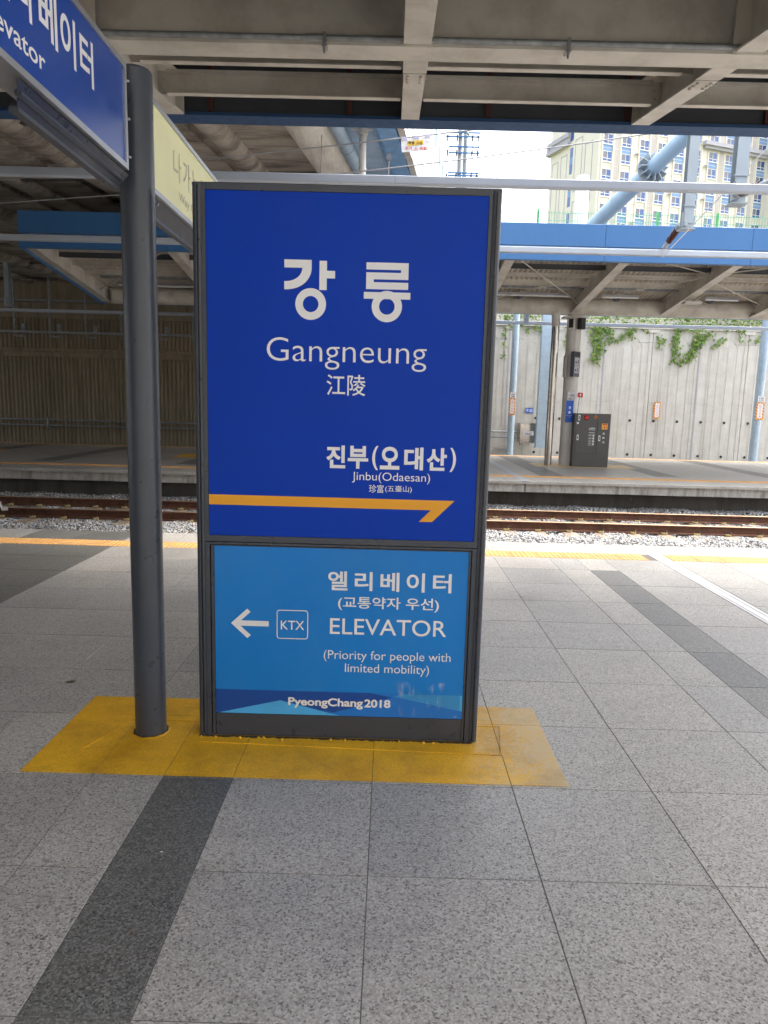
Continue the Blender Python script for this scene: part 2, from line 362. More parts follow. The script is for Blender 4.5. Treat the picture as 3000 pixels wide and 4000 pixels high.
# far platform
far = MB(); far.box(-30, 30, 16.25, 24.3, -.80, -.031); far = far.build('far_platform', 'under'); tag(far, kind='structure')
b = MB()
FXS = [-30, -22, -14.2, -8.9, -3.0, 3.05, 9.0, 15.1, 22, 30]
for k in range(len(FXS)-1):
    MB().bev(FXS[k]+.012, FXS[k+1]-.012, 15.74, 16.25, -.25, -.065, .004).build('coping_block', 'coping', far)
b = MB(); n = 0
xk = -22.0 + .05
while xk < 22: b.bev(xk+.003, xk+.597, 15.68, 16.62, -.062, 0, .004); xk += .6
tag(b.build('edge_slab', 'granite', far), kind='stuff')
lt, dk = MB(), MB()
fx = [3.05 + .6*k for k in range(-42, 34)]
fy = [17.0 + .6*k for k in range(0, 12)]
for y in fy:
    for x in fx:
        isd = (3.6 < x+.3 < 4.4) or (6.6 < x+.3 < 7.4 and y > 17.5) or (-8.9 < x+.3 < -8.2 and y > 17.5) or (-5.5 < x+.3 < -4.9 and y > 17.5) or (9.9 < x+.3 < 10.5) or (-12.1 < x+.3 < -11.4) or (13 < x+.3 < 13.6)
        (dk if isd else lt).bev(x+.003, x+.597, y+.003, min(y+.597, 24.2), -.03, dz(), .002)
tag(lt.build('paving_tiles', 'granite', far), kind='stuff'); tag(dk.build('dark_paving_tiles', 'granite_dark', far), kind='stuff')
b = MB(); b.box(-30, 30, 16.62, 24.3, -.031, -.028); b.build('grout_bed', 'grout', far)
ft = bpy.data.objects.new('tactile_block', tactile_mesh(.36).build('tmp', 'tactile').data); bpy.data.objects.remove(bpy.data.objects['tmp'])
COL.objects.link(ft); ft.parent = far
k = 0; x = -11.0
while x < 11.5:
    if k == 0: ft.location = (x, 16.81, 0)
    else: inst(ft, far, (x, 16.81, 0))
    x += .36; k += 1
b = MB(); b.box(-30, -11.2, 16.63, 16.99, -.028, .002); b.box(11.5, 30, 16.63, 16.99, -.028, .002); b.box(-30, 30, 23.7, 24.0, -.0, .006); b.build('tactile_strip', 'tactile', far)
b = MB()
for X in (-9, -3, 3.0, 9): b.box(X-.02, X+.02, 16.235, 16.25, -.80, -.25)
for X in (-7.2, -5, -1, 1.6, 2.7, 4.0, 5.6, 7.2, 8.4, 10, 11.5):
    b.tube((X, 16.24, -.42), (X, 16.255, -.42), .035, 10)
b.build('form_tie_marks', 'grout', far)
b = MB(); b.box(2.97, 3.13, 15.67, 24.2, .0015, .005); b.build('expansion_joint_cover', 'alu_bar', far)
b = MB(); b.box(4.1, 6.9, 19.75, 20.95, .0015, .006); b.box(-6.1, -3.4, 19.75, 20.95, .0015, .006); b.box(-14.2, -11.3, 19.75, 20.95, .0015, .006)
b.build('yellow_floor_paint', 'paint', far)
# yellow floor paint under the big sign, cut along the tile joints
b = MB()
X0, X1, Y0, Y1 = -1.562, .812, 2.842, 3.64
ca = sorted([X0, X1] + [c for c in cols if X0 < c < X1]); ra = sorted([Y0, Y1] + [r for r in rows if Y0 < r < Y1])
for i in range(len(ca)-1):
    for j in range(len(ra)-1):
        gx0 = .0012 if ca[i] in cols else 0; gx1 = .0012 if ca[i+1] in cols else 0; gy0 = .0012 if ra[j] in rows else 0; gy1 = .0012 if ra[j+1] in rows else 0
        b.bev(ca[i]+gx0, ca[i+1]-gx1, ra[j]+gy0, ra[j+1]-gy1, .0008, .0028, .0008)
pt = b.build('yellow_floor_paint', 'paint', near)
b = MB()   # mortar patch outline painted over
for (a, c) in (((-1.39, 3.03), (-1.26, 3.36)), ((-1.26, 3.36), (.60, 3.40)), ((.60, 3.40), (.56, 3.10)), ((-.86, 3.155), (.56, 3.10)), ((-1.39, 3.03), (-1.36, 3.04))):
    b.beam((a[0], a[1], .004), (c[0], c[1], .004), .007, .004)
b.build('mortar_ridge', 'paint', near)
b = MB(); b.tube((-1.128, 3.25, .0028), (-1.128, 3.25, .007), .088, 28, r1=.078); b.build('mortar_ring', 'paint', near)
b = MB(); rs = random.Random(3)
for k in range(14):
    x = rs.uniform(-.89, .47); y = 3.205 + rs.uniform(-.012, .006); r = rs.uniform(.004, .012)
    b.tube((x, y, .001), (x, y, .004+r*.5), r, 6, r1=r*.5)
tag(b.build('mortar_crumbs', 'paint', near), kind='stuff')
# ------------------------------------------------------------ ballast and track
def stones(n, xr, yr, zf, smin, smax, seed):
    R = np.random.default_rng(seed)
    base = np.array([(1,0,0),(-1,0,0),(0,1,0),(0,-1,0),(0,0,1),(0,0,-1),(.7,.7,.2),(-.7,.6,-.3)], float)[:6]
    fc = np.array([(0,2,4),(2,1,4),(1,3,4),(3,0,4),(2,0,5),(1,2,5),(3,1,5),(0,3,5)])
    x = R.uniform(*xr, n); y = R.uniform(*yr, n); z = zf(x, y) + R.uniform(-.012, .02, n)
    s = R.uniform(smin, smax, (n, 1, 1)); v = base[None]*s*R.uniform(.55, 1.15, (n, 6, 1)); v[:, :, 2] *= .75
    v += R.normal(0, .14, (n, 6, 3))*s
    a = R.uniform(0, 2*PI, n); tl = R.uniform(-.7, .7, n); ca, sa, ct, st = np.cos(a), np.sin(a), np.cos(tl), np.sin(tl)
    Rz = np.zeros((n,3,3)); Rz[:,0,0]=ca; Rz[:,0,1]=-sa; Rz[:,1,0]=sa; Rz[:,1,1]=ca; Rz[:,2,2]=1
    Rx = np.zeros((n,3,3)); Rx[:,0,0]=1; Rx[:,1,1]=ct; Rx[:,1,2]=-st; Rx[:,2,1]=st; Rx[:,2,2]=ct
    v = np.einsum('nij,nkj->nki', Rz@Rx, v) + np.stack([x, y, z], 1)[:, None]
    me = bpy.data.meshes.new('ballast'); f = (fc[None] + (np.arange(n)*6)[:, None, None]).reshape(-1, 3)
    me.vertices.add(n*6); me.vertices.foreach_set('co', v.reshape(-1)); me.loops.add(len(f)*3); me.loops.foreach_set('vertex_index', f.reshape(-1))
    me.polygons.add(len(f)); me.polygons.foreach_set('loop_start', np.arange(len(f))*3); me.polygons.foreach_set('loop_total', np.full(len(f), 3))
    me.update(calc_edges=True); me.materials.append(M['stone']); return me
def bz(x, y): return -.73 + .04*np.exp(-((y-12.3)/.5)**2) + .10*np.clip((y-15.15)/.7, 0, 1) + .015*np.sin(x*3.1+y*2) + .01*np.sin(x*7.7)
me = stones(90000, (-10.2, 11.2), (11.0, 16.2), bz, .017, .038, 5)
bal = bpy.data.objects.new('ballast', me); COL.objects.link(bal); tag(bal, 'pale grey crushed stone ballast around the rails', 'ballast', kind='stuff')
track = thing('railway_track', (0, 14.03, -.70), 'rusty railway track on concrete sleepers in front of the far platform', 'railway track')
RT = -.515
def rail(y):
    pr = [(-.07,0),(.07,0),(.07,.012),(.012,.035),(.010,.125),(.036,.138),(.036,.163),(.028,.172),(-.028,.172),(-.036,.163),(-.036,.138),(-.010,.125),(-.012,.035),(-.07,.012)]
    b = MB(); n = len(pr); xs_ = [-26, 26]
    P = [(X, y+u, RT-.172+v) for X in xs_ for u, v in pr]
    b.add(P, [(k, (k+1) % n, n+(k+1) % n, n+k) for k in range(n)] + [tuple(range(n))[::-1], tuple(range(n, 2*n))])
    for k, f in enumerate(b.f):
        if k in (7, 8, 6): b.mi[k] = 1
    return b.build('rail', ['rail', 'rail_top'], track)
rail(13.30); rail(14.77)
b = MB(); b.bev(-.14, .14, -1.3, 1.3, -.12, 0, .02); sl0 = b.build('sleeper', 'sleeper', track, origin=(0, 0, 0))
b = MB()
b.box(-.05, .05, .005, .04, 0, .03, 1)
b.path([(-.03, .03, .03), (-.03, -.02, .05), (-.005, -.055, .048), (.03, -.045, .055), (.03, .02, .075), (.03, .04, .05)], .0095, 6)
cl0 = b.build('rail_clip', ['clip', 'pad'], track, origin=(0, 0, 0))
k = 0
for i in range(-18, 20):
    X = .45 + .6*i + random.uniform(-.01, .01)
    if k == 0: sl0.location = (X, 0, .003)
    else: inst(sl0, track, (X, 0, .003))
    for yy in (-.84, .63):
        if k == 0: cl0.location = (X, yy, .015)
        else: inst(cl0, track, (X, yy, .015))
        k += 1
b = MB()
for X in (-3.45, -3.07): b.box(X-.02, X+.02, 14.697, 14.765, RT-.17, RT-.02)
b.build('yellow_paint_mark', 'yel_sign', track)
b = MB(); b.add([(-7.35,13.27,-.5),(-7.22,13.24,-.5),(-7.2,13.2,-.56),(-7.33,13.22,-.57),(-7.42,13.3,-.42),(-7.38,13.3,-.40)], [(0,1,2,3),(0,3,4,5)])
tag(b.build('scrap_of_paper', 'paper'), 'crumpled white scrap lying on the nearer rail at the far left', 'litter')
# ============================================================ OVERPASS (runs 7.3 degrees off the view axis)
A = math.radians(7.3); dS = (math.sin(A), math.cos(A)); dT = (math.cos(A), -math.sin(A))
def BT(p): t, s, z = p; return (t*dT[0]+s*dS[0], t*dT[1]+s*dS[1], z)
br = thing('overpass', (-8, 12, 6.3), 'stained concrete road overpass with rounded ribs crossing above the tracks', 'bridge')
SZ = 6.3
b = MB(BT); b.box(-34, -1.66, -14, 31.5, SZ, SZ+.7); b.build('deck_slab', 'soffit', br)
def rib(t, r, mt, sq=1., s0=-14, s1=31.4):
    b = MB(BT); n = 14; P = []
    for s_ in (s0, s1):
        for k in range(n+1):
            a = PI*k/n; P.append((t - r*math.cos(a), s_, SZ - .004 - r*sq*math.sin(a)))
    b.add(P, [(k, n+1+k, n+2+k, k+1) for k in range(n)], 0, True); b.add(P, [tuple(range(n+1)), tuple(range(n+1, 2*n+2))[::-1]]); return b.build('rib', mt, br)
rib(-3.12, .42, 'soffit_clean', .7); rib(-4.83, .25, 'soffit', .8)
t = -6.6
for k in range(9): rib(t, .30 if k % 2 else .24, 'soffit', .7); t -= 1.75 + .25*(k % 3)
b = MB(BT)
t = -5.6
for k in range(10): b.box(t-.35, t+.35, -14, 31.3, SZ-.07, SZ-.003); t -= 1.9
b.build('slab_strip', 'soffit', br)
b = MB(BT)
for s_ in range(-12, 31, 3):
    b.box(-24, -3.6, s_, s_+.12, SZ-.075-.02, SZ-.071)
b.build('cross_joint', 'under', br)
b = MB(BT); b.box(-2.68, -1.9, -14, 31.4, SZ-.03, SZ-.004); b.build('painted_soffit_strip', 'soffit_blue', br)
b = MB(BT); b.box(-1.97, -1.66, -14, 31.4, SZ-.12, SZ-.006); b.box(-2.06, -1.985, -14, 31.4, SZ-.07, SZ-.03); b.build('edge_beam', 'edge_blue', br)
# parapet: board-formed concrete panels with glass screens above
pb = None
for k in range(90):
    s0 = -13.9 + .5*k
    mb = MB(BT); hh = 2.6
    if pb is None:
        mb.box(-1.66+.02, -1.52, s0+.004, s0+.496, SZ-.10, SZ+1.95); pb = mb.build('parapet_panel', 'board', br, origin=BT((-1.6, s0, SZ)))
    else:
        o = pb.copy(); COL.objects.link(o); o.parent = br; o.location = Vector(BT((-1.6+random.uniform(-.012, .012), s0, SZ)))-parent_loc(br)
gl = None
for k in range(30):
    s0 = -13.9 + 1.5*k
    if gl is None:
        gl = MB(BT).box(-1.60, -1.585, s0+.03, s0+1.47, SZ+1.96, SZ+2.75).build('screen_pane', 'bglass', br, origin=BT((-1.6, s0, SZ)))
        gp = MB(BT).box(-1.63, -1.555, s0-.025, s0+.025, SZ+1.96, SZ+2.8).build('screen_post', 'alu', br, origin=BT((-1.6, s0, SZ)))
    else:
        for src in (gl, gp):
            o = src.copy(); COL.objects.link(o); o.parent = br; o.location = Vector(BT((-1.6, s0, SZ)))-parent_loc(br)
b = MB(BT); b.tube((-2.62, 9, SZ-.15), (-2.62, 14.6, SZ-.15), .115, 20)
for s_ in (10.4, 13.3, 14.45): b.tube((-2.62, s_, SZ-.15), (-2.62, s_+.06, SZ-.15), .132, 20)
for s_ in (10.0, 12.2, 14.0): b.box(-2.64, -2.60, s_, s_+.03, SZ-.10, SZ-.005)
o = b.build('drain_pipe', 'pole'); tag(o, 'pale blue drainpipe slung along the underside of the overpass', 'pipe')
b = MB(); b.tube((-.60, 13.0, 4.9), (-.60, 13.0, SZ-.05), .062, 18); b.tube((-.60, 13.0, 5.60), (-.60, 13.0, 5.64), .072, 18); b.tube((-.60, 13.0, SZ-.12), (-.60, 13.0, SZ-.03), .085, 18)
b.box(-.80, -.40, 12.95, 13.0, SZ-.05, SZ-.03); tag(b.build('downpipe', 'pillar'), 'short cream downpipe hanging vertically under the overpass edge', 'pipe')
b = MB(); b.tube((-1.28, 12.7, 4.9), (-1.28, 12.7, SZ-.03), .008, 6); tag(b.build('hanger_rod', 'galv'), 'thin straight steel rod hanging just left of the cream downpipe', 'rod')
b = MB(); b.tube((-.15, 13.4, 4.9), (-.15, 13.4, 5.95), .012, 6); b.box(-.19, -.11, 13.37, 13.43, 5.9, 6.02)
tag(b.build('hanger_rod', 'galv'), 'thin rod with a small box on top right of the cream downpipe', 'rod')
# piers so the overpass stands (outside the view)
b = MB(BT)
for s_ in (-10,):
    for t in (-26, -14, -3.5): b.tube((t, s_, -.9), (t, s_, SZ+.01), .6, 24)
b.build('pier', 'soffit', br)
# ============================================================ RETAINING WALLS
lw = thing('ribbed_wall', (-16, 30, -.8), 'dark ribbed concrete retaining wall under the overpass', 'wall')
def ribbed(z0, z1, name):
    b = MB(); x = -60.0; pitch = .17; P = []
    xs_ = []
    while x < 2.3: xs_ += [(x, 30.0), (x+.045, 29.955), (x+.11, 29.955), (x+.15, 30.0)]; x += pitch
    for z in (z0, z1): P += [(a, c, z) for a, c in xs_]
    n = len(xs_); b.add(P, [(k, k+1, n+k+1, n+k) for k in range(n-1)])
    return tag(b.build(name, 'ribwall', lw), kind='stuff')
ribbed(-.8, 3.2, 'ribbed_face'); ribbed(3.56, 4.75, 'ribbed_face')
b = MB(); b.box(-80, 2.35, 30.02, 30.6, -.8, 6.28); b.build('wall_body', 'ribwall', lw)
for k in range(12): MB().bev(-36+3.2*k+.01, -36+3.2*k+3.19, 29.86+random.uniform(-.02,.02), 30.02, 3.2, 3.40, .01).build('string_course', 'ribwall', lw)
for k in range(12): MB().bev(-36+3.2*k+.01, -36+3.2*k+3.19, 29.93, 30.02, 3.41, 3.56, .01).build('string_course', 'ribwall', lw)
b = MB(); b.box(-36, 2.3, 29.88, 30.02, 4.76, 5.0); b.build('upper_beam', 'ribwall', lw)
rw = thing('arched_wall', (12, 30, -.8), 'pale concrete retaining wall with raised arch panels beyond the far platform', 'wall')
def arch_poly(cx, hw, z0, ztop, n=14):
    pts = [(cx-hw, z0), (cx+hw, z0)]
    for k in range(n+1):
        a = PI*k/n; pts.append((cx+hw*math.cos(a), ztop-hw+hw*math.sin(a)))
    return pts
def strip_arch(b, cx, hw, wd, z0, ztop, y0, d, n=18):     # raised arch band
    outer = [(cx+hw, z0)] + [(cx+hw*math.cos(PI*k/n), ztop-hw+hw*math.sin(PI*k/n)) for k in range(n+1)] + [(cx-hw, z0)]
    h2 = hw-wd
    inner = [(cx+h2, z0)] + [(cx+h2*math.cos(PI*k/n), ztop-hw+h2*math.sin(PI*k/n)) for k in range(n+1)] + [(cx-h2, z0)]
    m_ = len(outer); P = [(x, y0-d, z) for x, z in outer] + [(x, y0-d, z) for x, z in inner] + [(x, y0, z) for x, z in outer] + [(x, y0, z) for x, z in inner]
    F = []
    for k in range(m_-1): F += [(k, k+1, m_+k+1, m_+k), (k, 2*m_+k, 2*m_+k+1, k+1), (m_+k, m_+k+1, 3*m_+k+1, 3*m_+k)]
    b.add(P, F)
PW = 1.97
pn = None
for k in range(-3, 13):
    xj = 8.77 + PW*k
    if pn is None:
        parts_ = MB()
        for z0, z1 in ((-.8, 1.955), (1.965, 4.395), (4.405, 4.93)):
            parts_.bev(xj+.006, xj+PW-.006, 30.0, 30.2, z0, z1, .004)
            parts_.box(xj+.012, xj+.16, 29.985, 30.0, z0, z1); parts_.box(xj+PW-.16, xj+PW-.012, 29.985, 30.0, z0, z1)
        cx = xj+PW/2
        strip_arch(parts_, cx, .60, .045, -.8, 4.72, 30.0, .014); 
        parts_.prism(arch_poly(cx, .50, -.8, 4.58), lambda u, v, d: (u, 30.0-d, v), .012)
        strip_arch(parts_, cx, .21, .035, -.8, 4.32, 29.988, .012)
        pn = parts_.build('wall_panel', 'archwall', rw, origin=(xj, 30, 0))
        ho = MB()
        for zz in (1.20, -.22):
            for xx in (.28, 1.26): ho.tube((xj+xx, 29.962, zz), (xj+xx, 29.968, zz), .055, 14); 
        wh = ho.build('weep_holes', 'black', rw, origin=(xj, 30, 0))
    else:
        for s_ in (pn, wh):
            o = s_.copy(); COL.objects.link(o); o.parent = rw; o.location = Vector((xj, 30, 0))-parent_loc(rw)
b = MB(); b.box(2.36, 34.4, 30.21, 30.9, -.8, 8.62); b.box(2.36, 34.4, 29.9, 30.2, 4.94, 5.10); b.build('wall_body', 'archwall', rw)
b = MB()
for k in range(-2, 13):
    xj = 8.77+PW*k; b.prism([(xj-.28, 4.93), (xj+.28, 4.93), (xj+.17, 4.80), (xj-.17, 4.80)], XZ(29.985), .06)
b.build('capital', 'archwall', rw)
b = MB()
for k in range(-2, 13, 2): b.box(8.77+PW*k-.02, 8.77+PW*k+.03, 29.968, 29.985, -.8, 4.8)
b.build('joint_strip', 'build_trim', rw)
b = MB(); b.box(3.0, 34.4, 30.9, 31.0, 8.0, 8.6); b.build('wall_back', 'archwall', rw)
rr = thing('rear_light_block', (0, -5, -.8), 'plain pale concrete wall added out of view behind the camera to cut sky light', 'wall')  # unseen wall, added to hold back sky light from behind the camera
for k in range(16): MB().box(-24+3*k+.01, -24+3*k+2.99, -5.4, -5.0+.02*(k % 2), -.8, 8.0).build('light_block_slab', 'archwall', rr)
# fence above
fn = thing('mesh_fence', (12, 31.2, 8.6), 'green wire mesh fence with bright green posts on top of the retaining wall', 'fence')
b = MB(); X = 3.0
while X < 24: b.box(X-.006, X+.006, 31.19, 31.205, 8.7, 9.78); X += .11
for z in (8.8, 9.1, 9.4, 9.7): b.box(3, 24, 31.205, 31.215, z-.008, z+.008)
tag(b.build('wire_mesh', 'mesh_green', fn), kind='stuff')
for k in range(9): MB().box(3.42+2.5*k, 3.52+2.5*k, 31.22, 31.28, 8.6, 9.86).build('fence_post', 'green', fn)
# ============================================================ CANOPIES
def ibeam(b, a, c, wd, ht, tf=.016, tw=.012):              # a,c = bottom line ends
    a = Vector(a); c = Vector(c); U = Vector((0, 0, 1))
    b.beam(a+U*tf/2, c+U*tf/2, wd, tf); b.beam(a+U*ht/2, c+U*ht/2, tw, ht-2*tf); b.beam(a+U*(ht-tf/2), c+U*(ht-tf/2), wd, tf)
# own canopy over the camera
nc = thing('platform_canopy', (0, 4.2, 0), 'cream steel canopy with blue edge coloured darker for shade, directly overhead on the near platform', 'canopy')
XR = [-9.72, -7.26, -4.8, -2.34, .125, 2.53, 5.0, 7.45]; XE = 7.6
def nrafter():
    b = MB()
    for sgn in (1, -1):
        z = lambda Y: 4.56 - .155*(7.93-Y)
        f = lambda Y: 4.2 + sgn*(Y-4.2)
        ibeam(b, (0, f(4.42), z(4.42)), (0, f(5.615), z(5.615)), .20, .42)
        b.box(-.12, .12, *sorted((f(5.59), f(5.60))), z(5.6)-.02, z(5.6)+.4)
        ibeam(b, (0, f(5.845), z(5.845)), (0, f(6.30), z(6.30)), .195, .42)
        ibeam(b, (0, f(6.312), z(6.312)-.004), (0, f(7.93), z(7.93)), .185, .38)
        b.box(-.095, .095, f(7.932) if sgn > 0 else f(7.945), f(7.945) if sgn > 0 else f(7.932), z(7.93)+.002, z(7.93)+.37)
        for xx in (-.055, .055):                           # splice bolts
            for yy in (6.36, 6.44, 6.52):
                b.tube((xx, f(yy), z(yy)-.024), (xx, f(yy), z(yy)+.002), .016, 6)
    return b.build('rafter', 'cream', nc, origin=(0, 0, 0))
ra_ = nrafter(); p0 = parent_loc(nc)
for k, X in enumerate(XR):
    if k == 0: ra_.location = Vector((X, 0, 0))-p0
    else: inst(ra_, nc, Vector((X, 0, 0))-p0)
# girders parallel to the track (deep one with a conduit on its flange)
for sgn in (1, -1):
    f = lambda Y: 4.2 + sgn*(Y-4.2)
    b = MB(); ya, yb = sorted((f(5.62), f(5.84)))
    for sg in range(len(XR)-1):
        pass
    b.box(-12, XE, ya, yb, 4.195, 4.22); yc = f(5.73); b.box(-12, XE, yc-.008, yc+.008, 4.22, 4.86)
    b.build('girder', 'cream', nc)
    for (Y, zb, ht) in ((6.62, 4.47, .34), (7.36, 4.51, .22)):
        yc = f(Y)
        for k in range(len(XR)-1):
            x0, x1 = XR[k]+.012, XR[k+1]-.012
            b = MB(); q = -sgn*.05
            b.box(x0, x1, yc-.005, yc+.005, zb+.012, zb+ht)
            y0_, y1_ = sorted((yc, yc+q*1.3)); b.box(x0+.1, x1-.1, y0_, y1_, zb, zb+.012)
            y0_, y1_ = sorted((yc-sgn*.005, yc+q)); b.box(x0+.09, x1-.09, y0_, y1_, zb+ht-.03, zb+ht)
            for xx in (x0+.05, x1-.05):
                for zz in (zb+.07, zb+.15): b.tube((xx, yc-sgn*.022, zz), (xx, yc, zz), .014, 6)
            b.build('purlin', 'cream', nc)
    b = MB(); yy = sorted((f(8.04), f(8.05))); b.box(-12, XE, yy[0], yy[1], 4.60, 5.3); b.build('fascia_back', 'dark_deck', nc)
    b = MB()
    for X in [-.52+1.465*k for k in range(-7, 6)]:
        y = sorted((f(8.0), f(8.038))); MB().box(X-.025, X+.025, y[0], y[1], 4.62, 5.2).build('stud', 'stud', nc)
    b = MB(); y = sorted((f(7.96), f(8.20))); b.box(-12, XE, y[0], y[1], 4.565, 4.598); y = sorted((f(8.18), f(8.21))); b.box(-12, XE, y[0], y[1], 4.60, 5.35)
    b.build('fascia', 'fascia_shaded', nc)
b = MB()  # roof sheet, butterfly section
pr = [(-.02, 5.34), (4.2, 4.72), (8.4, 5.34)]
P = []
for X in (-12, XE):
    for y, z in pr: P.append((X, y, z))
    for y, z in pr[::-1]: P.append((X, y, z+.06))
b.add(P, [(0,6,7,1),(1,7,8,2),(2,8,9,3),(3,9,10,4),(4,10,11,5),(5,11,6,0),(5,4,3,2,1,0)[::1],(6,7,8,9,10,11)])
b.build('roof_deck', 'dark_deck', nc)
b = MB(); b.tube((-12, 4.2, 4.32), (XE, 4.2, 4.32), .25, 28); b.build('spine_tube', 'cream', nc)
b = MB()
for X in (-7.3, 5.5): MB().tube((X, 4.2, 0), (X, 4.2, 4.1), .2, 28).build('column', 'pillar', nc)
b = MB(); b.tube((-8, 5.605, 4.235), (7.5, 5.605, 4.235), .021, 12)
for X in (-.62, 3.4): b.tube((X-.07, 5.605, 4.235), (X+.07, 5.605, 4.235), .026, 12)
cd = b.build('conduit', 'galv', nc)
for X in (-.55, 1.22):
    b = MB(); b.box(X-.012, X+.012, 5.572, 5.578, 4.165, 4.262); b.box(X-.02, X+.02, 5.58, 5.66, 4.172, 4.182); b.tube((X, 5.59, 4.125), (X, 5.59, 4.172), .009, 6)
    b.build('beam_clamp', 'galv', nc)
# far canopy
fc = thing('platform_canopy', (0, 20.3, 0), 'cream butterfly canopy with bright blue edge over the far platform', 'canopy')
fx_ = [-7.93, -4.85, -2.4, .05, 2.5, 4.98, 7.45, 9.9, 12.4, 14.9]
def fz(Y): return 4.775 - .133*(Y-15.95)
def frafter():
    b = MB(); 
    ibeam(b, (0, 20.15, fz(20.15)), (0, 15.98, fz(15.98)), .21, .42)
    ibeam(b, (0, 20.45, fz(20.15)), (0, 24.6, fz(15.98)), .21, .42)
    for z in (4.26, 4.34, 4.42, 4.5, 4.58): b.box(-.075, .075, 20.02, 20.05, z, z+.035)
    return b.build('rafter', 'cream', fc, origin=(0, 0, 0))
fr = frafter(); p0 = parent_loc(fc)
for k, X in enumerate(fx_):
    if k == 0: fr.location = Vector((X, 0, 0))-p0
    else: inst(fr, fc, Vector((X, 0, 0))-p0)
b = MB(); b.tube((-7.75, 20.3, 4.42), (16, 20.3, 4.42), .225, 32)
for X in (3.6, 6.3, -5.6, 9.0): b.tube((X, 20.3, 4.42), (X+.015, 20.3, 4.42), .228, 32)
b.build('spine_tube', 'cream', fc)
for side in (1, -1):
    f = lambda Y: 20.3 + side*(Y-20.3)
    for (Y, dz0, ht, wd) in ((16.6, .30, .10, .05), (17.35, .26, .12, .05), (18.05, .30, .09, .05), (18.75, .30, .16, .06)):
        for k in range(len(fx_)-1):
            x0, x1 = fx_[k]+.012, fx_[k+1]-.012
            b = MB(); zb = fz(Y)+dz0
            b.box(x0, x1, f(Y)-.005, f(Y)+.005, zb+.01, zb+ht); b.box(x0+.1, x1-.1, f(Y)-.03, f(Y)+.03, zb, zb+.01)
            b.build('purlin', 'cream' if Y != 17.35 else 'dark_deck', fc)
    b = MB(); n = 760; P = []; xs_ = np.linspace(-7.9, 16, n)     # corrugated roof sheet
    for Y in (15.9, 20.3):
        for k, X in enumerate(xs_):
            ph = k % 4; P.append((X, f(Y), fz(Y)+.43+(.06 if ph in (0, 1) else 0)))
    b.add(P, [(k, k+1, n+k+1, n+k) for k in range(n-1)])
    tag(b.build('corrugated_sheet', 'deck', fc), kind='stuff')
    b = MB(); b.box(-8.02, 16, min(f(15.86), f(20.3)), max(f(15.86), f(20.3)), 5.34, 5.40); b.build('roof_top', 'dark_deck', fc)
    xj = [-8.08, -4.85, -1.75, 1.37, 4.48, 7.6, 10.7, 13.8, 16.0]
    for k in range(len(xj)-1):
        b = MB()
        y = sorted((f(15.80), f(15.84)))
        b.bev(xj[k]+.004, xj[k+1]-.004, y[0], y[1], 5.045, 5.50, .004)
        b.bev(xj[k]+.004, xj[k+1]-.004, y[0], y[1], 4.75, 5.03, .004)
        y = sorted((f(15.842), f(15.95))); b.box(xj[k]+.004, xj[k+1]-.004, y[0], y[1], 4.75, 4.77)
        b.build('fascia_panel', 'fascia', fc)
b = MB(); b.beam((-8.06, 20.3, 4.32), (-8.06, 15.86, 4.92), .02, .36); b.build('gable_trim', 'fascia', fc)
b = MB()
for (x0, x1, ya, yb) in ((2.5, 4.98, 16.1, 19.8), (4.98, 2.5, 17.2, 19.8), (4.98, 7.45, 19.7, 17.4), (7.45, 4.98, 17.3, 15.95), (7.45, 9.9, 17.6, 19.7), (7.45, 9.9, 17.3, 15.95), (9.9, 12.4, 19.7, 17.4), (-4.85, -7.93, 16.2, 19.7), (2.5, .05, 19.7, 16.2)):
    b = MB(); b.tube((x0, ya, fz(ya)+.2), (x1, yb, fz(yb)+.2), .013, 6)
    mx = Vector(((x0+x1)/2, (ya+yb)/2, (fz(ya)+fz(yb))/2+.2)); b.tube(mx-Vector((.09,0,0)), mx+Vector((.09,0,0)), .02, 6); b.build('tie_rod', 'cream', fc)
for X in (-4.9, 5.1, 15.1):
    b = MB(); b.tube((X, 20.5, 0), (X, 20.5, 4.22), .20, 32); b.box(X-.32, X+.32, 20.3, 20.75, 4.12, 4.17)
    b.box(X-.004, X+.004, 20.285, 20.30, 3.2, 4.1); b.build('column', 'pillar', fc)
lamp0 = None
for k, (x0, x1) in enumerate(((2.62, 4.72), (5.55, 6.55), (8.3, 9.2), (10.2, 12.0), (.3, 2.3), (-2.2, -.2), (-4.6, -2.7), (-7.4, -5.3))):
    t_ = thing('strip_light', ((x0+x1)/2, 19.6, 4.62), 'white fluorescent strip light under the far canopy, number %d' % k, 'strip light', 'strip lights under the far canopy')
    t_['label'] = ['long white strip light left of the far pillar', 'white strip light just right of the far pillar', 'short white strip light below the third visible rafter', 'white strip light at the right end of the far canopy', 'white strip light of far canopy behind the blue sign, right side', 'white strip light of far canopy behind the middle of the sign', 'white strip light of far canopy behind the left of the sign', 'white strip light at the left end of the far canopy'][k]
    MB().bev(x0, x1, 19.56, 19.64, 4.60, 4.66, .01).build('housing', 'alu', t_)
    b = MB(); b.tube((x0+.02, 19.585, 4.58), (x1-.02, 19.585, 4.58), .022, 10); b.build('tube_lamp', 'lamp', t_)
    b = MB()
    for X in (x0+.3, x1-.3): b.box(X-.012, X+.012, 19.59, 19.61, 4.66, 4.74)
    b.build('hanger', 'cream', t_)
b = MB(); b.beam((-7.7, 19.25, 4.76), (16, 19.25, 4.76), .1, .11); b.build('cable_tray', 'galv', fc)
b = MB(); b.bev(7.30, 7.72, 18.32, 18.6, 4.30, 4.36, .01); b.path([(7.52, 18.6, 4.75), (7.5, 18.5, 4.52), (7.6, 18.45, 4.40), (7.7, 18.45, 4.38)], .014, 6)
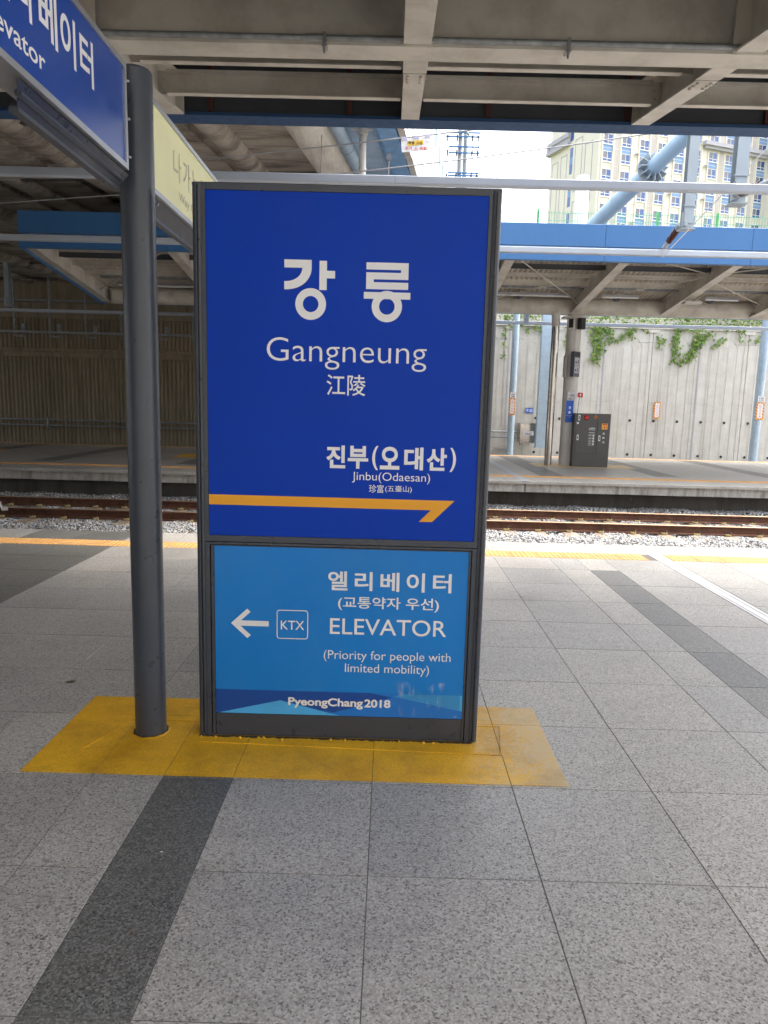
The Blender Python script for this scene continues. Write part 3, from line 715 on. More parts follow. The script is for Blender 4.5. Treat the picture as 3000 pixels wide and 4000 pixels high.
tag(b.build('floodlight', ['pillar']), 'flat cream floodlight hanging below a rafter of the far canopy', 'lamp')
for k, X in enumerate((3.35, 6.0, 8.5)):
    b = MB(); b.tube((X, 19.7, 4.50), (X, 19.7, 4.555), .05, 12, r1=.13)
    b.tube((X, 19.7, 4.555), (X, 19.7, 4.585), .13, 12)
    tag(b.build('ceiling_speaker', 'dark_deck'), ['small dark dome speaker below the long strip light left of the far pillar', 'small dark dome speaker right of the far pillar', 'small dark dome speaker near the right end of the far canopy'][k], 'speaker', 'dome speakers under the far canopy')
# ============================================================ OVERHEAD CONDUCTOR BARS
def cbar(y, z0, x0, x1, lab, br_x):
    t_ = thing('conductor_rail', ((x0+x1)/2, y, z0), lab, 'conductor rail', 'rigid overhead conductor rails')
    xj = [x0]; 
    while xj[-1] + 10 < x1: xj.append(xj[-1]+10)
    xj.append(x1)
    for k in range(len(xj)-1):
        pr = [(-.045,.11),(.045,.11),(.045,.095),(.016,.085),(.018,.02),(.03,.012),(.012,0),(-.012,0),(-.03,.012),(-.018,.02),(-.016,.085),(-.045,.095)]
        pr = [(-.045,.115),(.045,.115),(.05,.108),(.05,.028),(.044,.012),(.012,0),(-.012,0),(-.044,.012),(-.05,.028),(-.05,.108)]
        n = len(pr); P = [(X, y+u, z0+v) for X in (xj[k]+.002, xj[k+1]-.002) for u, v in pr]
        b = MB(); b.add(P, [(i, (i+1) % n, n+(i+1) % n, n+i) for i in range(n)] + [tuple(range(n))[::-1], tuple(range(n, 2*n))]); b.build('rail_section', 'alu_bar', t_)
    for X in br_x:
        b = MB(); b.box(X-.07, X+.07, y-.056, y+.056, z0+.035, z0+.13); b.build('hanger_clamp', 'alu', t_)
    return t_
cbar(9.8, 4.44, -20.02, 20, 'pale grey overhead conductor rail nearest the camera, passing just above the sign', (9.0, -9.3))
cbar(13.95, 4.49, -22.4, 20, 'grey overhead conductor rail across the blue edge of the far canopy', (5.05, -11))
cbar(25.6, 4.50, -24, 22, 'white overhead conductor rail beyond the far canopy, in front of the arched wall', (4.66, -13.3))
def hpost(X, y, z0, z1, lab, dy, zbar, yb):
    t_ = thing('drop_post', (X, y, z0), lab, 'drop post', 'drop posts carrying the conductor rails')
    b = MB(); b.box(X-.085, X+.085, y-.08, y-.068, z0, z1); b.box(X-.085, X+.085, y+.068, y+.08, z0, z1); b.box(X-.006, X+.006, y-.068, y+.068, z0, z1); b.build('post', 'galv_post', t_)
    b = MB(); b.box(X-.12, X+.12, y-.11, y+.11, z0-.02, z0); b.box(X-.11, X+.11, y-.10, y-.082, z0+.08, z0+.10); b.box(X-.11, X+.11, y-.10, y-.082, z0+.36, z0+.38); b.box(X-.09, X-.03, y-.14, y+.02, z0+.03, z0+.28); b.build('clamp_bracket', 'galv_post', t_)
    s_ = 1 if yb > y else -1
    a = Vector((X-.06, y+s_*.1, z0+.10)); c = Vector((X-.06, yb, zbar+.17)); d = c-a
    MB().tube(a, a+d*.18, .05, 14).build('arm', 'galv_post', t_); MB().tube(a+d*.72, c, .045, 14).build('arm', 'galv_post', t_)
    b = MB()
    for k in range(9):
        u = .18+.54*k/9; b.tube(a+d*u, a+d*(u+.04), .062, 16); b.tube(a+d*(u+.04), a+d*(u+.06), .05, 16)
    b.build('insulator', 'insul', t_); return t_
hpost(5.13, 13.15, 4.80, 7.45, 'galvanised drop post with brown insulator reaching the second conductor rail', 1, 4.49, 13.95)
hpost(4.95, 10.9, 4.62, 7.45, 'galvanised drop post with brown insulator below the nearest conductor rail, at the right edge', 1, 4.44, 9.8)
hpost(-13.38, 25.3, 4.66, 6.28, 'dark drop post holding the rear conductor rail under the overpass', 1, 4.50, 25.6)
for yy, lb in ((13.15, 'farther gantry beam above the tracks carrying the drop post with the visible insulator'), (10.9, 'nearer gantry beam above the tracks at the right')):
    gt = thing('gantry_beam', (20, yy, -.8), lb, 'gantry')
    MB().beam((4, yy, 7.56), (20, yy, 7.56), .2, .2).build('beam', 'galv', gt); MB().box(19.85, 20.15, yy-.15, yy+.15, -.8, 7.45).build('leg', 'galv', gt)
b = MB(); b.bev(5.2, 5.9, 9.72, 9.88, 4.62, 4.72, .01); b.tube((5.9, 9.8, 4.67), (7.5, 9.8, 4.9), .05, 10); tag(b.build('feeder_bracket', 'galv'), 'grey bracket resting above the nearest conductor rail at the right edge', 'bracket')
# wires and the hanging warning sign
def wire(pts, r, lab): b = MB(); b.path(pts, r, 6); return tag(b.build('overhead_wire', 'wire'), lab, 'wire')
def wz(X): return 5.39 + (X+3.12)*.126
wire([(X, 12, wz(X)+.012*((X+1)**2/9)) for X in np.linspace(-9, 9, 14)], .011, 'thin grey wire from which the warning sign hangs')
wire([(X, 12, 5.35+X*.141+.004*(X-1)**2) for X in np.linspace(-9, 10, 14)], .010, 'thin grey wire passing just above the big blue sign')
wire([(4.55, 12.6, 4.2), (6.25, 12.6, 6.1), (7.2, 12.6, 7.2)], .010, 'steep thin cable beside the blue strut')
hs = thing('hanging_warning_sign', (.28, 12, 5.6), 'worn translucent high-voltage warning sign with yellow plate hanging from the upper wire', 'sign')
b = MB(); b.prism([(.05, 5.775), (.51, 5.83), (.525, 5.625), (.07, 5.58)], XZ(12.0), .006); b.build('plate', 'paper', hs)
b = MB(); b.prism([(.15, 5.742), (.405, 5.772), (.412, 5.705), (.157, 5.672)], XZ(11.992), .003); b.build('yellow_plate', 'yel_sign', hs)
for X in (.06, .245, .425): MB().box(X, X+.09, 11.985, 12.01, wz(X)-.03, wz(X)+.02).build('sleeve', mat('lilac_tape', (.5, .48, .62), .6) if X < .1 else bpy.data.materials['lilac_tape'], hs)
text('특별 고압', 'ink', hs, .165, .395, 5.70, 5.745, 11.987, off=.02)
text('전기 ⚠ 위험', 'red_ink', hs, .12, .46, 5.612, 5.665, 11.992, off=.02)
b = MB(); b.tube((.475, 11.985, 5.765), (.475, 11.993, 5.765), .022, 14); b.build('white_disc', 'white', hs)
# blue strut and white column
st = thing('tubular_strut', (5.9, 22.6, 5.4), 'thick pale blue steel tube slanting up to the right with a ribbed collar', 'strut')
a = Vector((5.30, 23.6, 6.2)); c = Vector((7.9, 15.6, 10.1))
pa = Vector((6.05, 22.5, 7.19)); pc = Vector((6.62, 18.0, 7.86)); d = (pc-pa).normalized()
a = pa - d*2.2; c = pa + d*8.0
b = MB(); b.tube(a, pa+d*3.4, .215, 28); b.tube(pa+d*3.4, c, .19, 28); b.tube(pa+d*1.5, pa+d*1.54, .222, 28); b.build('tube', 'strut', st)
q = pa+d*3.4; b = MB(); b.tube(q-d*.03, q, .37, 24)
e1 = d.cross(Vector((0,0,1))).normalized(); e2 = e1.cross(d)
for k in range(12):
    v = e1*math.cos(k*PI/6)+e2*math.sin(k*PI/6); b.beam(q+v*.27+d*.0, q+v*.27+d*.20, .022, .18, upv=v)
    b.tube(q+v*.30-d*.06, q+v*.30-d*.03, .02, 6)
b.build('flange_collar', 'galv_post', st)
b = MB(); b.box(a.x-.3, a.x+.3, a.y-.3, a.y+.3, 5.40, max(5.5, a.z)); b.box(5.5, 6.1, 22.2, 22.9, 6.7, 7.0); b.build('base_bracket', 'galv', st)
b = MB(); b.tube((8.18, 33, 8.6), (8.18, 33, 11.62), .29, 28); b.tube((8.18, 33, 11.62), (8.18, 33, 11.74), .29, 28, r1=.2); tag(b.build('steel_column', 'lamp'), 'plain white column with a rounded top behind the far canopy', 'column')
# ============================================================ BACKGROUND ON THE HILL
up_ = thing('utility_pole', (5.2, 60, 8.6), 'concrete utility poles with blue crossarms and insulators against the sky', 'utility pole')
b = MB(); b.tube((5.0, 60, 8.6), (4.98, 60, 23.6), .22, 14, r1=.17); b.build('pole', 'galv', up_)
b = MB(); b.tube((5.45, 60.6, 8.6), (5.45, 60.6, 24.6), .22, 14, r1=.17); b.build('pole', 'galv', up_)
for z in (22.95, 22.65, 21.9, 21.45, 19.95, 19.75):
    MB().box(3.7+(.35 if z < 22.5 else .1), 6.5, 59.7, 59.8, z-.05, z+.05).build('crossarm', 'fascia', up_)
b = MB()
for x in (3.95, 4.7, 5.9, 6.35):
    for z in (22.3, 21.2, 19.4): b.tube((x, 59.7, z), (x, 59.7, z+.45), .06, 8)
    b.tube((x+.05, 59.7, 12), (x+.05, 59.7, 22), .018, 6)
b.build('insulator', 'ink', up_)
b = MB(); b.path([(5.6, 59.5, 22.7), (3.8, 55, 22.6), (-2, 48, 22.6)], .08, 6); b.build('cable', 'wire', up_)
# apartment block
BC = Vector((30.9, 116, 8.6)); U = Vector((.94, .342, 0)).normalized(); N = Vector((.342, -.94, 0)).normalized(); L = Vector((-.342, .94, 0)).normalized(); NL = Vector((-.94, -.342, 0)).normalized()
ab = thing('apartment_building', BC, 'tall cream apartment block with blue panels and rows of white-framed windows', 'building')
def RF(p): u, n, z = p; return tuple(BC + U*u + N*n + Vector((0, 0, z-8.6)))
def LF(p): u, n, z = p; return tuple(BC + L*u + NL*n + Vector((0, 0, z-8.6)))
b = MB(RF); b.box(0, 33.2, -13.7, 0, 8.6, 60); b.box(33.2, 60, -13.7, 3.2, 8.6, 62); b.build('wall', 'build', ab)
ZR = [42.85 + 2.55*k for k in range(-13, 6)]
us = [1.55+3.4*k for k in range(0, 10)] + [35.2, 38.6, 42.0, 45.4]
# window prototype
def win_proto(face, u, n, z, wd=1.72, ht=1.5):
    b = MB(face); f = .07
    b.box(u-wd/2, u+wd/2, n+.0, n+.06, z-ht/2, z-ht/2+f); b.box(u-wd/2, u+wd/2, n+.0, n+.06, z+ht/2-f, z+ht/2)
    for x in (u-wd/2, u-f/2, u+wd/2-f): b.box(x, x+f, n+.0, n+.06, z-ht/2+f, z+ht/2-f)
    b.box(u-wd/2+f, u+wd/2-f, n+.0, n+.055, z-ht/2+.42, z-ht/2+.50)
    b.box(u-wd/2-.08, u+wd/2+.08, n-.02, n+.12, z-ht/2-.1, z-ht/2-.002)
    w_ = b.build('window', 'wframe', ab, origin=face((u, n, z)))
    b = MB(face); b.box(u-wd/2+f, u-f/2, n+.005, n+.02, z-ht/2+.5, z+ht/2-f); pg = b.build('pane', 'glass_grey', w_, origin=face((u, n, z)))
    b = MB(face); b.box(u+f/2, u+wd/2-f, n+.005, n+.02, z-ht/2+.5, z+ht/2-f); b.box(u-wd/2+f, u-f/2, n+.005, n+.02, z-ht/2+f, z-ht/2+.42); b.box(u+f/2, u+wd/2-f, n+.005, n+.02, z-ht/2+f, z-ht/2+.42)
    pb_ = b.build('pane', 'glass_blue', w_, origin=face((u, n, z)))
    pg.location = (0, 0, 0); pb_.location = (0, 0, 0)
    return w_
wp = win_proto(RF, us[0], .01, ZR[0])
first = True; cnt = 0
bl, gy, ac, sh = MB(RF), MB(RF), MB(RF), MB(RF)
for i, u in enumerate(us):
    n = .01 if u < 33 else 3.21
    for j, z in enumerate(ZR):
        if j < 2: continue
        if first: wp.location = Vector(RF((u, n, z)))-BC; first = False
        else: o = inst(wp, ab, Vector(RF((u, n, z)))-BC)
        if j % 2 == 1 and u < 33:
            MB(RF).box(u-.86, u+.86, n-.009, n+.03, z-.76-.98, z-.86).build('blue_panel', 'build_blue', ab)
        if i % 2 == 1 and u < 33 and j % 2 == 0: MB(RF).beam((u+1.5, n+.3, z+.9), (u+2.3, n+.3, z+1.0), .5, .05).build('awning', 'build_trim', ab)
    if u < 33: 
        for dx in (-1.0, 1.0): MB(RF).box(u+dx-.09, u+dx+.09, n-.009, n+.14, 12, 56).build('pilaster', 'build', ab)
    if i % 2 == 0 and u < 33: MB(RF).box(u+1.35, u+2.1, n-.009, n+.02, 12, 56).build('grey_strip', 'build_grey', ab)
b = MB(RF); 
for z in ZR[2:]: MB(RF).box(0, 33.2, 0, .05, z-1.32, z-1.27).build('string_course', 'build', ab)
b = MB(RF); b.box(19.6, 33.1, .01, .9, 44.35, 44.95); b.box(19.9, 33.1, .01, .6, 43.9, 44.35); b.build('cornice', 'build_trim', ab)
b = MB(LF); b.box(7.8, 14.1, -.01, .55, 45.4, 46.1); b.box(7.8, 14.0, -.01, .35, 44.6, 45.4); b.box(7.8, 14.3, -.01, .7, 44.1, 44.6)
b.box(13.7, 14.3, -8, .5, 44.1, 46.1); b.build('cornice', 'build_trim', ab)
b = MB(LF)
def ring(b, u0, u1, z0, z1, f=.10):
    b.box(u0, u0+f, -.01, .05, z0, z1); b.box(u1-f, u1, -.01, .05, z0, z1); b.box(u0+f, u1-f, -.01, .05, z1-f, z1); b.box(u0+f, u1-f, -.01, .05, z0, z0+f)
ring(b, 8.6, 10.4, 30, 43); ring(b, 11.2, 13.0, 30, 42.6); ring(b, 4.4, 6.4, 36.5, 44.5); ring(b, 1.6, 3.6, 34, 43.0); ring(b, 4.4, 6.4, 22, 35); ring(b, 1.6, 3.6, 20, 32)
b.build('raised_panel', 'build_trim', ab)
b = MB(LF)
for z in ZR[2:]: MB(LF).box(7.0, 7.8, -.01, .03, z-.75, z+.75).build('stair_window', 'glass_blue', ab)
b = MB(LF)
for z in ZR[3::2]: MB(LF).box(7.0, 7.8, -.01, .04, z-1.75, z-.80).build('blue_panel', 'build_blue', ab)
# ============================================================ FAR PLATFORM OBJECTS
# fire hydrant cabinet
hc = thing('fire_hydrant_cabinet', (5.66, 20.13, 0), 'dark grey fire hydrant cabinet with red alarm bell beside the far pillar', 'cabinet')
MB().bev(5.16, 6.16, 20.0, 20.27, .0, 1.50, .006).build('body', 'cabinet', hc)
yf = 19.998
b = MB(); b.box(5.20, 6.12, yf-.012, yf, 1.29, 1.47); b.build('top_panel', 'cabinet', hc)
b = MB(); b.box(5.21, 5.79, yf-.014, yf, .39, 1.27); b.build('door', 'cabinet', hc)
b = MB(); b.box(5.81, 6.12, yf-.014, yf, .39, 1.27); b.build('door', 'cabinet', hc)
b = MB(); b.box(5.20, 6.12, yf-.008, yf, .03, .37); b.build('base_panel', 'cabinet', hc)
b = MB(); b.tube((5.475, yf-.06, 1.39), (5.475, yf-.012, 1.39), .05, 20, r1=.075); b.tube((5.475, yf-.07, 1.39), (5.475, yf-.06, 1.39), .03, 12); b.build('alarm_bell', 'red', hc)
b = MB(); b.tube((5.73, yf-.05, 1.405), (5.73, yf-.012, 1.405), .03, 16); b.build('indicator_lamp', 'red', hc)
b = MB(); b.tube((5.73, yf-.02, 1.405), (5.73, yf-.012, 1.405), .045, 16); b.build('lamp_ring', 'yel_sign', hc)
for (X, z) in ((5.275, 1.38), (5.265, .83), (5.875, .82)):
    b = MB(); b.box(X-.025, X+.025, yf-.022, yf-.0145, z-.075, z+.075, 0); b.box(X-.012, X+.012, yf-.026, yf-.0225, z-.05, z+.05, 1); b.build('handle', ['lamp', 'black'], hc)
b = MB(); b.box(5.92, 6.08, yf-.017, yf-.0145, 1.07, 1.23); b.build('sticker', 'yel_sign', hc)
b = MB(); b.box(5.935, 6.065, yf-.0195, yf-.0175, 1.185, 1.22); b.prism([(5.985, 1.17), (6.015, 1.17), (6.015, 1.12), (6.035, 1.12), (6.0, 1.08), (5.965, 1.12), (5.985, 1.12)], XZ(yf-.0175), .002)
for X in (5.95, 6.05): b.prism([(X-.012, 1.10), (X+.012, 1.10), (X+.012, 1.14), (X, 1.16), (X-.012, 1.14)], XZ(yf-.0175), .002)
b.build('sticker_print', 'red_ink', hc)
b = MB(); b.box(5.215, 5.275, yf-.0165, yf-.0145, 1.20, 1.26); b.build('label_plate', 'paper', hc)
text('소화전', 'white', hc, 5.565, 5.735, 1.065, 1.11, yf-.0145, off=.03); text('FIRE HYDRANT', 'white', hc, 5.565, 5.735, 1.035, 1.053, yf-.0145, off=.02)
for k in range(5):
    z = .965-.078*k
    b = MB(); b.box(5.57, 5.65 if k else 5.73, yf-.0165, yf-.0145, z-.004, z+.008); b.box(5.56, 5.74, yf-.0165, yf-.0145, z-.045, z-.041)
    if k: b.tube((5.705, yf-.0165, z), (5.705, yf-.0145, z), .024, 12)
    b.build('instruction_print', 'white', hc)
for k, chh in enumerate('소화기'): text(chh, 'white', hc, 5.955, 6.02, .93-.125*k, .985-.125*k, yf-.0145, off=.03)
al = thing('alarm_beacon', (5.245, 20.13, 1.5), 'small red square alarm beacon on a thin rod above the hydrant cabinet', 'beacon')
MB().tube((5.245, 20.1, 1.50), (5.275, 20.1, 1.95), .008, 8).build('rod', 'ink', al)
MB().bev(5.215, 5.35, 20.04, 20.1, 1.94, 2.07, .01).build('box', 'red', al); MB().box(5.268, 5.298, 20.03, 20.039, 1.975, 2.04).build('window', 'paper', al)
# signs on the pillar
def plate(b, x0, x1, z0, z1, y, t=.004): b.box(x0, x1, y-t, y, z0, z1); return b
ps = thing('pillar_name_sign', (5.07, 20.29, 1.5), 'narrow blue station name sign on the far pillar', 'sign')
plate(MB(), 4.965, 5.17, 1.235, 1.85, 20.285, .006).build('plate', 'blue_sign', ps)
text('강', 'white', ps, 5.035, 5.105, 1.61, 1.69, 20.279, off=.03); text('릉', 'white', ps, 5.035, 5.10, 1.475, 1.55, 20.279, off=.03)
text('Gangneung', 'white', ps, 4.985, 5.15, 1.41, 1.44, 20.279, off=.01); text('江陵', 'white', ps, 5.04, 5.095, 1.365, 1.395, 20.279)
ps = thing('pillar_number_sign', (5.07, 20.29, 1.9), 'white number plate 120 over 108-2 on the far pillar above the blue name sign', 'sign')
plate(MB(), 4.985, 5.195, 1.855, 2.085, 20.285, .006).build('plate', 'paper', ps)
text('강릉역', 'ink', ps, 5.045, 5.14, 2.045, 2.07, 20.279, off=.01); text('120', 'ink', ps, 5.02, 5.16, 1.965, 2.025, 20.279, off=.02); text('108-2', 'ink', ps, 5.005, 5.165, 1.87, 1.925, 20.279, off=.02)
plate(MB(), 5.005, 5.175, 1.944, 1.950, 20.279, .001).build('divider_line', 'ink', ps)
# info display
di = thing('information_display', (5.12, 20.15, 2.48), 'black wall-mounted information display strapped high on the far pillar', 'display')
a_ = math.radians(38)
def DT(p):
    x, y, z = p; return (5.10 + x*math.cos(a_)-y*math.sin(a_), 20.12 + x*math.sin(a_)+y*math.cos(a_), z)
MB(DT).bev(-.13, .13, -.06, .06, 2.50, 3.19, .008).build('housing', 'frame', di)
MB(DT).box(-.10, .10, -.064, -.0605, 2.60, 3.02).build('screen', 'build_trim', di)
MB(DT).box(-.11, .11, -.0645, -.0605, 3.05, 3.16).build('header', 'black', di)
b = MB(DT); b.box(-.08, .0, -.067, -.065, 3.09, 3.12); b.box(-.1, .1, -.067, -.0645, 2.805, 2.812)
for z in (2.68, 2.9): b.box(-.075, -.02, -.067, -.0645, z-.03, z+.02); b.box(.03, .06, -.067, -.0645, z-.05, z+.06)
b.build('display_print', 'ink', di)
b = MB(); b.tube((5.1, 20.5, 2.55), (5.1, 20.5, 2.60), .206, 32); b.tube((5.1, 20.5, 3.10), (5.1, 20.5, 3.14), .206, 32); b.box(4.88, 4.91, 20.3, 20.6, 2.5, 3.1); b.build('strap', 'pillar', di)
for k, (X, rz, lb) in enumerate(((4.95, -.5, 'black loudspeaker on the left side of the far pillar top'), (5.22, .45, 'black loudspeaker on the right side of the far pillar top'))):
    t_ = thing('loudspeaker', (X, 20.2, 3.8), lb, 'speaker', 'loudspeakers on the far pillar')
    ff = lambda p, X=X, rz=rz: (X+p[0]*math.cos(rz)-p[1]*math.sin(rz), 20.18+p[0]*math.sin(rz)+p[1]*math.cos(rz), p[2])
    MB(ff).bev(-.085, .085, -.07, .07, 3.80, 4.10, .008).build('case', 'pillar' if k == 0 else 'black', t_); MB(ff).box(-.06, .06, -.076, -.0705, 3.83, 4.07).build('grille', 'black', t_)
    MB().box(X-.01, X+.01, 20.2, 20.34, 3.93, 3.96).build('bracket', 'galv', t_)
# stainless downpipe
sp_ = thing('stainless_downpipe', (4.53, 20.3, 0), 'shiny stainless downpipe left of the far pillar', 'pipe')
b = MB(); b.tube((4.54, 20.3, 0), (4.54, 20.3, 3.86), .105, 28); b.build('steel_sleeve', 'chrome', sp_)
b = MB(); b.tube((4.54, 20.3, 3.86), (4.54, 20.3, 3.95), .105, 24, r1=.115); b.tube((4.54, 20.3, 3.95), (4.52, 20.3, 4.25), .11, 24); b.build('upper_pipe', 'stud', sp_); bpy.data.objects[sp_.children[-1].name].data.materials[0] = M['pillar']
# catenary poles beyond the far platform
def vplate_text(parent, chars, x0, x1, ztop, pitch, y, mt, off=.0):
    for k, c_ in enumerate(chars): text(c_, mt, parent, x0, x1, ztop-pitch*(k+1)+.02, ztop-pitch*k-.01, y, off=off)
def danger_sign(x0, x1, z0, z1, y, lab):
    t_ = thing('danger_sign', ((x0+x1)/2, y, (z0+z1)/2), lab, 'sign', 'striped electric danger signs')
    plate(MB(), x0, x1, z0, z1, y, .006).build('plate', 'stripes', t_)
    wx = (x1-x0); plate(MB(), x0+wx*.18, x1-wx*.18, z0+.06, z1-.05, y-.006, .003).build('white_field', 'paper', t_)
    cx = (x0+x1)/2; zt = z1-.07
    MB().prism([(cx-.055, zt-.10), (cx+.055, zt-.10), (cx, zt)], XZ(y-.009), .002).build('warning_triangle', 'red_ink', t_)
    MB().prism([(cx-.035, zt-.09), (cx+.035, zt-.09), (cx, zt-.025)], XZ(y-.011), .002).build('triangle_field', 'paper', t_)
    vplate_text(t_, '전기위험', cx-.038, cx+.038, zt-.11, (zt-.11-z0-.08)/4, y-.009, 'red_ink')
def km_plate(x0, x1, z0, z1, y, a_, b_, lab):
    t_ = thing('kilometre_plate', ((x0+x1)/2, y, z0), lab, 'sign')
    plate(MB(), x0, x1, z0, z1, y, .005).build('plate', 'paper', t_); h_ = z1-z0
    text('강릉역구내', 'ink', t_, x0+.03, x1-.03, z1-.2*h_, z1-.08*h_, y-.005); text(a_, 'ink', t_, x0+.04, x1-.04, z0+.45*h_, z0+.72*h_, y-.005, off=.02)
    text(b_, 'ink', t_, x0+.04, x1-.04, z0+.06*h_, z0+.32*h_, y-.005, off=.02); MB().box(x0+.03, x1-.03, y-.0065, y-.005, z0+.37*h_, z0+.39*h_).build('divider_line', 'ink', t_)
b = MB(); b.tube((4.74, 28, -.8), (4.74, 28, 6.2), .13, 22, r1=.175 if 0 else .13); b.tube((4.74, 28, 0), (4.74, 28, .03), .135, 22); tag(b.build('catenary_pole', 'pole'), 'round pale blue catenary pole left of the stainless pipe', 'pole', 'round catenary poles by the arched wall')
danger_sign(4.61, 4.84, 1.32, 1.97, 27.86, 'striped electric danger sign on the left round pole'); km_plate(4.63, 4.845, 1.985, 2.2, 27.86, '120', '108', 'white number plate above the danger sign on the left round pole')
b = MB(); b.tube((14.31, 28, -.8), (14.31, 28, 6.4), .16, 22); tag(b.build('catenary_pole', 'pole'), 'round pale blue catenary pole at the right edge of the photo', 'pole', 'round catenary poles by the arched wall')
danger_sign(14.16, 14.46, 1.38, 2.05, 27.83, 'striped electric danger sign on the pole at the right edge'); km_plate(14.19, 14.45, 2.07, 2.30, 27.83, '120', '110', 'white number plate on the pole at the right edge')
danger_sign(10.99, 11.25, 1.31, 1.98, 29.94, 'striped electric danger sign fixed to the arched wall')
wpole = thing('box_pole', (6.04, 28.5, .05), 'wide flat pale blue steel pole against the arched wall behind the stainless pipe', 'pole')
b = MB(); b.box(5.86, 6.22, 28.5, 28.8, .06, 5.9); b.box(5.82, 6.26, 28.48, 28.82, .04, .06); b.build('post', 'pole', wpole)
b = MB()
for z in np.arange(.5, 5.5, .45):
    for X in (5.87, 6.21): b.tube((X, 28.485, z), (X, 28.5, z), .014, 6)
b.build('rivet', 'galv', wpole)
jb = thing('junction_box', (5.7, 29.3, .2), 'stainless high-voltage junction box marked 22900V on the arched wall', 'junction box')
b = MB(); b.bev(5.34, 6.08, 29.2, 29.9, .20, .97, .01); b.box(5.31, 6.11, 29.17, 29.92, .972, .99); b.build('box', 'chrome', jb)
plate(MB(), 5.46, 5.88, .50, .68, 29.198, .004).build('label_plate', 'paper', jb)
text('고압위험', 'pink_ink', jb, 5.50, 5.84, .605, .665, 29.194, off=.02); text('22900V', 'ink', jb, 5.51, 5.82, .52, .585, 29.194, off=.02)
b = MB(); b.tube((5.4, 29.5, .08), (5.4, 29.5, .2), .03, 8); b.tube((5.75, 29.5, .08), (5.75, 29.5, .2), .03, 8); b.build('gland', 'galv', jb)
gs = thing('kilometre_sign', (5.8, 29.93, 1.4), 'small blue sign reading 우120 on the arched wall', 'sign')
plate(MB(), 5.64, 5.95, 1.40, 1.61, 29.945, .005).build('plate', 'blue_sign', gs); text('우120', 'white', gs, 5.665, 5.925, 1.43, 1.58, 29.94, off=.03)
gv = thing('vent_grille', (4.7, 29.9, -.4), 'louvred vent grille at the foot of the arched wall', 'grille')
b = MB(); b.box(4.42, 4.98, 29.88, 29.96, -.36, -.33); b.box(4.42, 4.98, 29.88, 29.96, -.10, -.07); b.box(4.42, 4.45, 29.88, 29.96, -.33, -.10); b.build('frame', 'pillar', gv)
for k in range(6): MB().box(4.45, 4.98, 29.9, 29.95, -.325+.038*k, -.305+.038*k).build('louvre', 'pillar', gv)
pp = thing('wall_pipes', (-8, 29.5, .4), 'pair of horizontal pipes running along the wall at platform height', 'pipes')
for z in (.62, .40):
    MB().tube((-36, 29.45, z), (5.34, 29.45, z), .038, 12).build('pipe', 'galv', pp)
b = MB()
for X in np.arange(-34, 4, 3.3): b.box(X-.03, X+.03, 29.38, 29.96, .30, .36); b.box(X-.03, X+.03, 29.40, 29.5, .36, .72)
b.build('pipe_bracket', 'galv', pp)
# cable ladder with brackets under the overpass
cl = thing('cable_tray', (-12, 29, 4.0), 'grey cable tray on hangers along the ribbed wall', 'cable tray')
MB().box(-24, 1.5, 28.9, 29.1, 4.08, 4.16).build('tray', 'galv', cl)
for k in range(12):
    X = -18.0+1.43*k; b = MB(); b.box(X-.03, X+.03, 28.97, 29.03, 4.0, 6.27); b.box(X, X+.42, 28.9, 29.0, 3.92, 3.98); b.build('hanger', 'galv', cl)
    if not 2 <= k <= 6: continue
    b = MB(); b.bev(X+.34, X+.48, 28.85, 29.0, 4.17, 4.42, .01); tag(b.build('wall_lamp', 'galv'), {2: 'leftmost small box lamp on the dark cable tray under the overpass', 3: 'second small box lamp from the left on the cable tray', 4: 'third small box lamp from the left on the cable tray', 5: 'small box lamp on the cable tray just left of the sign pole', 6: 'small box lamp on the cable tray between the pole and the big sign'}.get(k), 'lamp', 'box lamps on the cable tray under the overpass')
b = MB(); b.box(-24, 1, 29.2, 29.5, 5.35, 5.42); b.build('upper_tray', 'galv', cl)
# messenger wires above the rear rail
for z, lb in ((5.10, 'upper white cable above the rear conductor rail'), (4.98, 'lower white cable above the rear conductor rail')):
    wire([(-10, 26, z+.05), (4, 26, z), (10, 26, z-.02), (20, 26, z+.04)], .018, lb)
b = MB(); b.tube((3.6, 26, 5.0), (4.05, 26, 5.0), .03, 10); tag(b.build('cable_sleeve', 'yel_sign'), 'orange sleeve on the cable right beside the big sign', 'cable sleeve')
b = MB(); b.path([(4.7, 26.2, 4.95), (4.85, 26.1, 5.1), (5.05, 26.0, 5.0), (5.3, 26, 5.05)], .03, 8); b.box(4.6, 4.75, 25.55, 25.65, 4.6, 4.98); tag(b.build('cable_clamp', 'galv'), 'grey clamp joining the rear conductor rail to the cables', 'clamp')
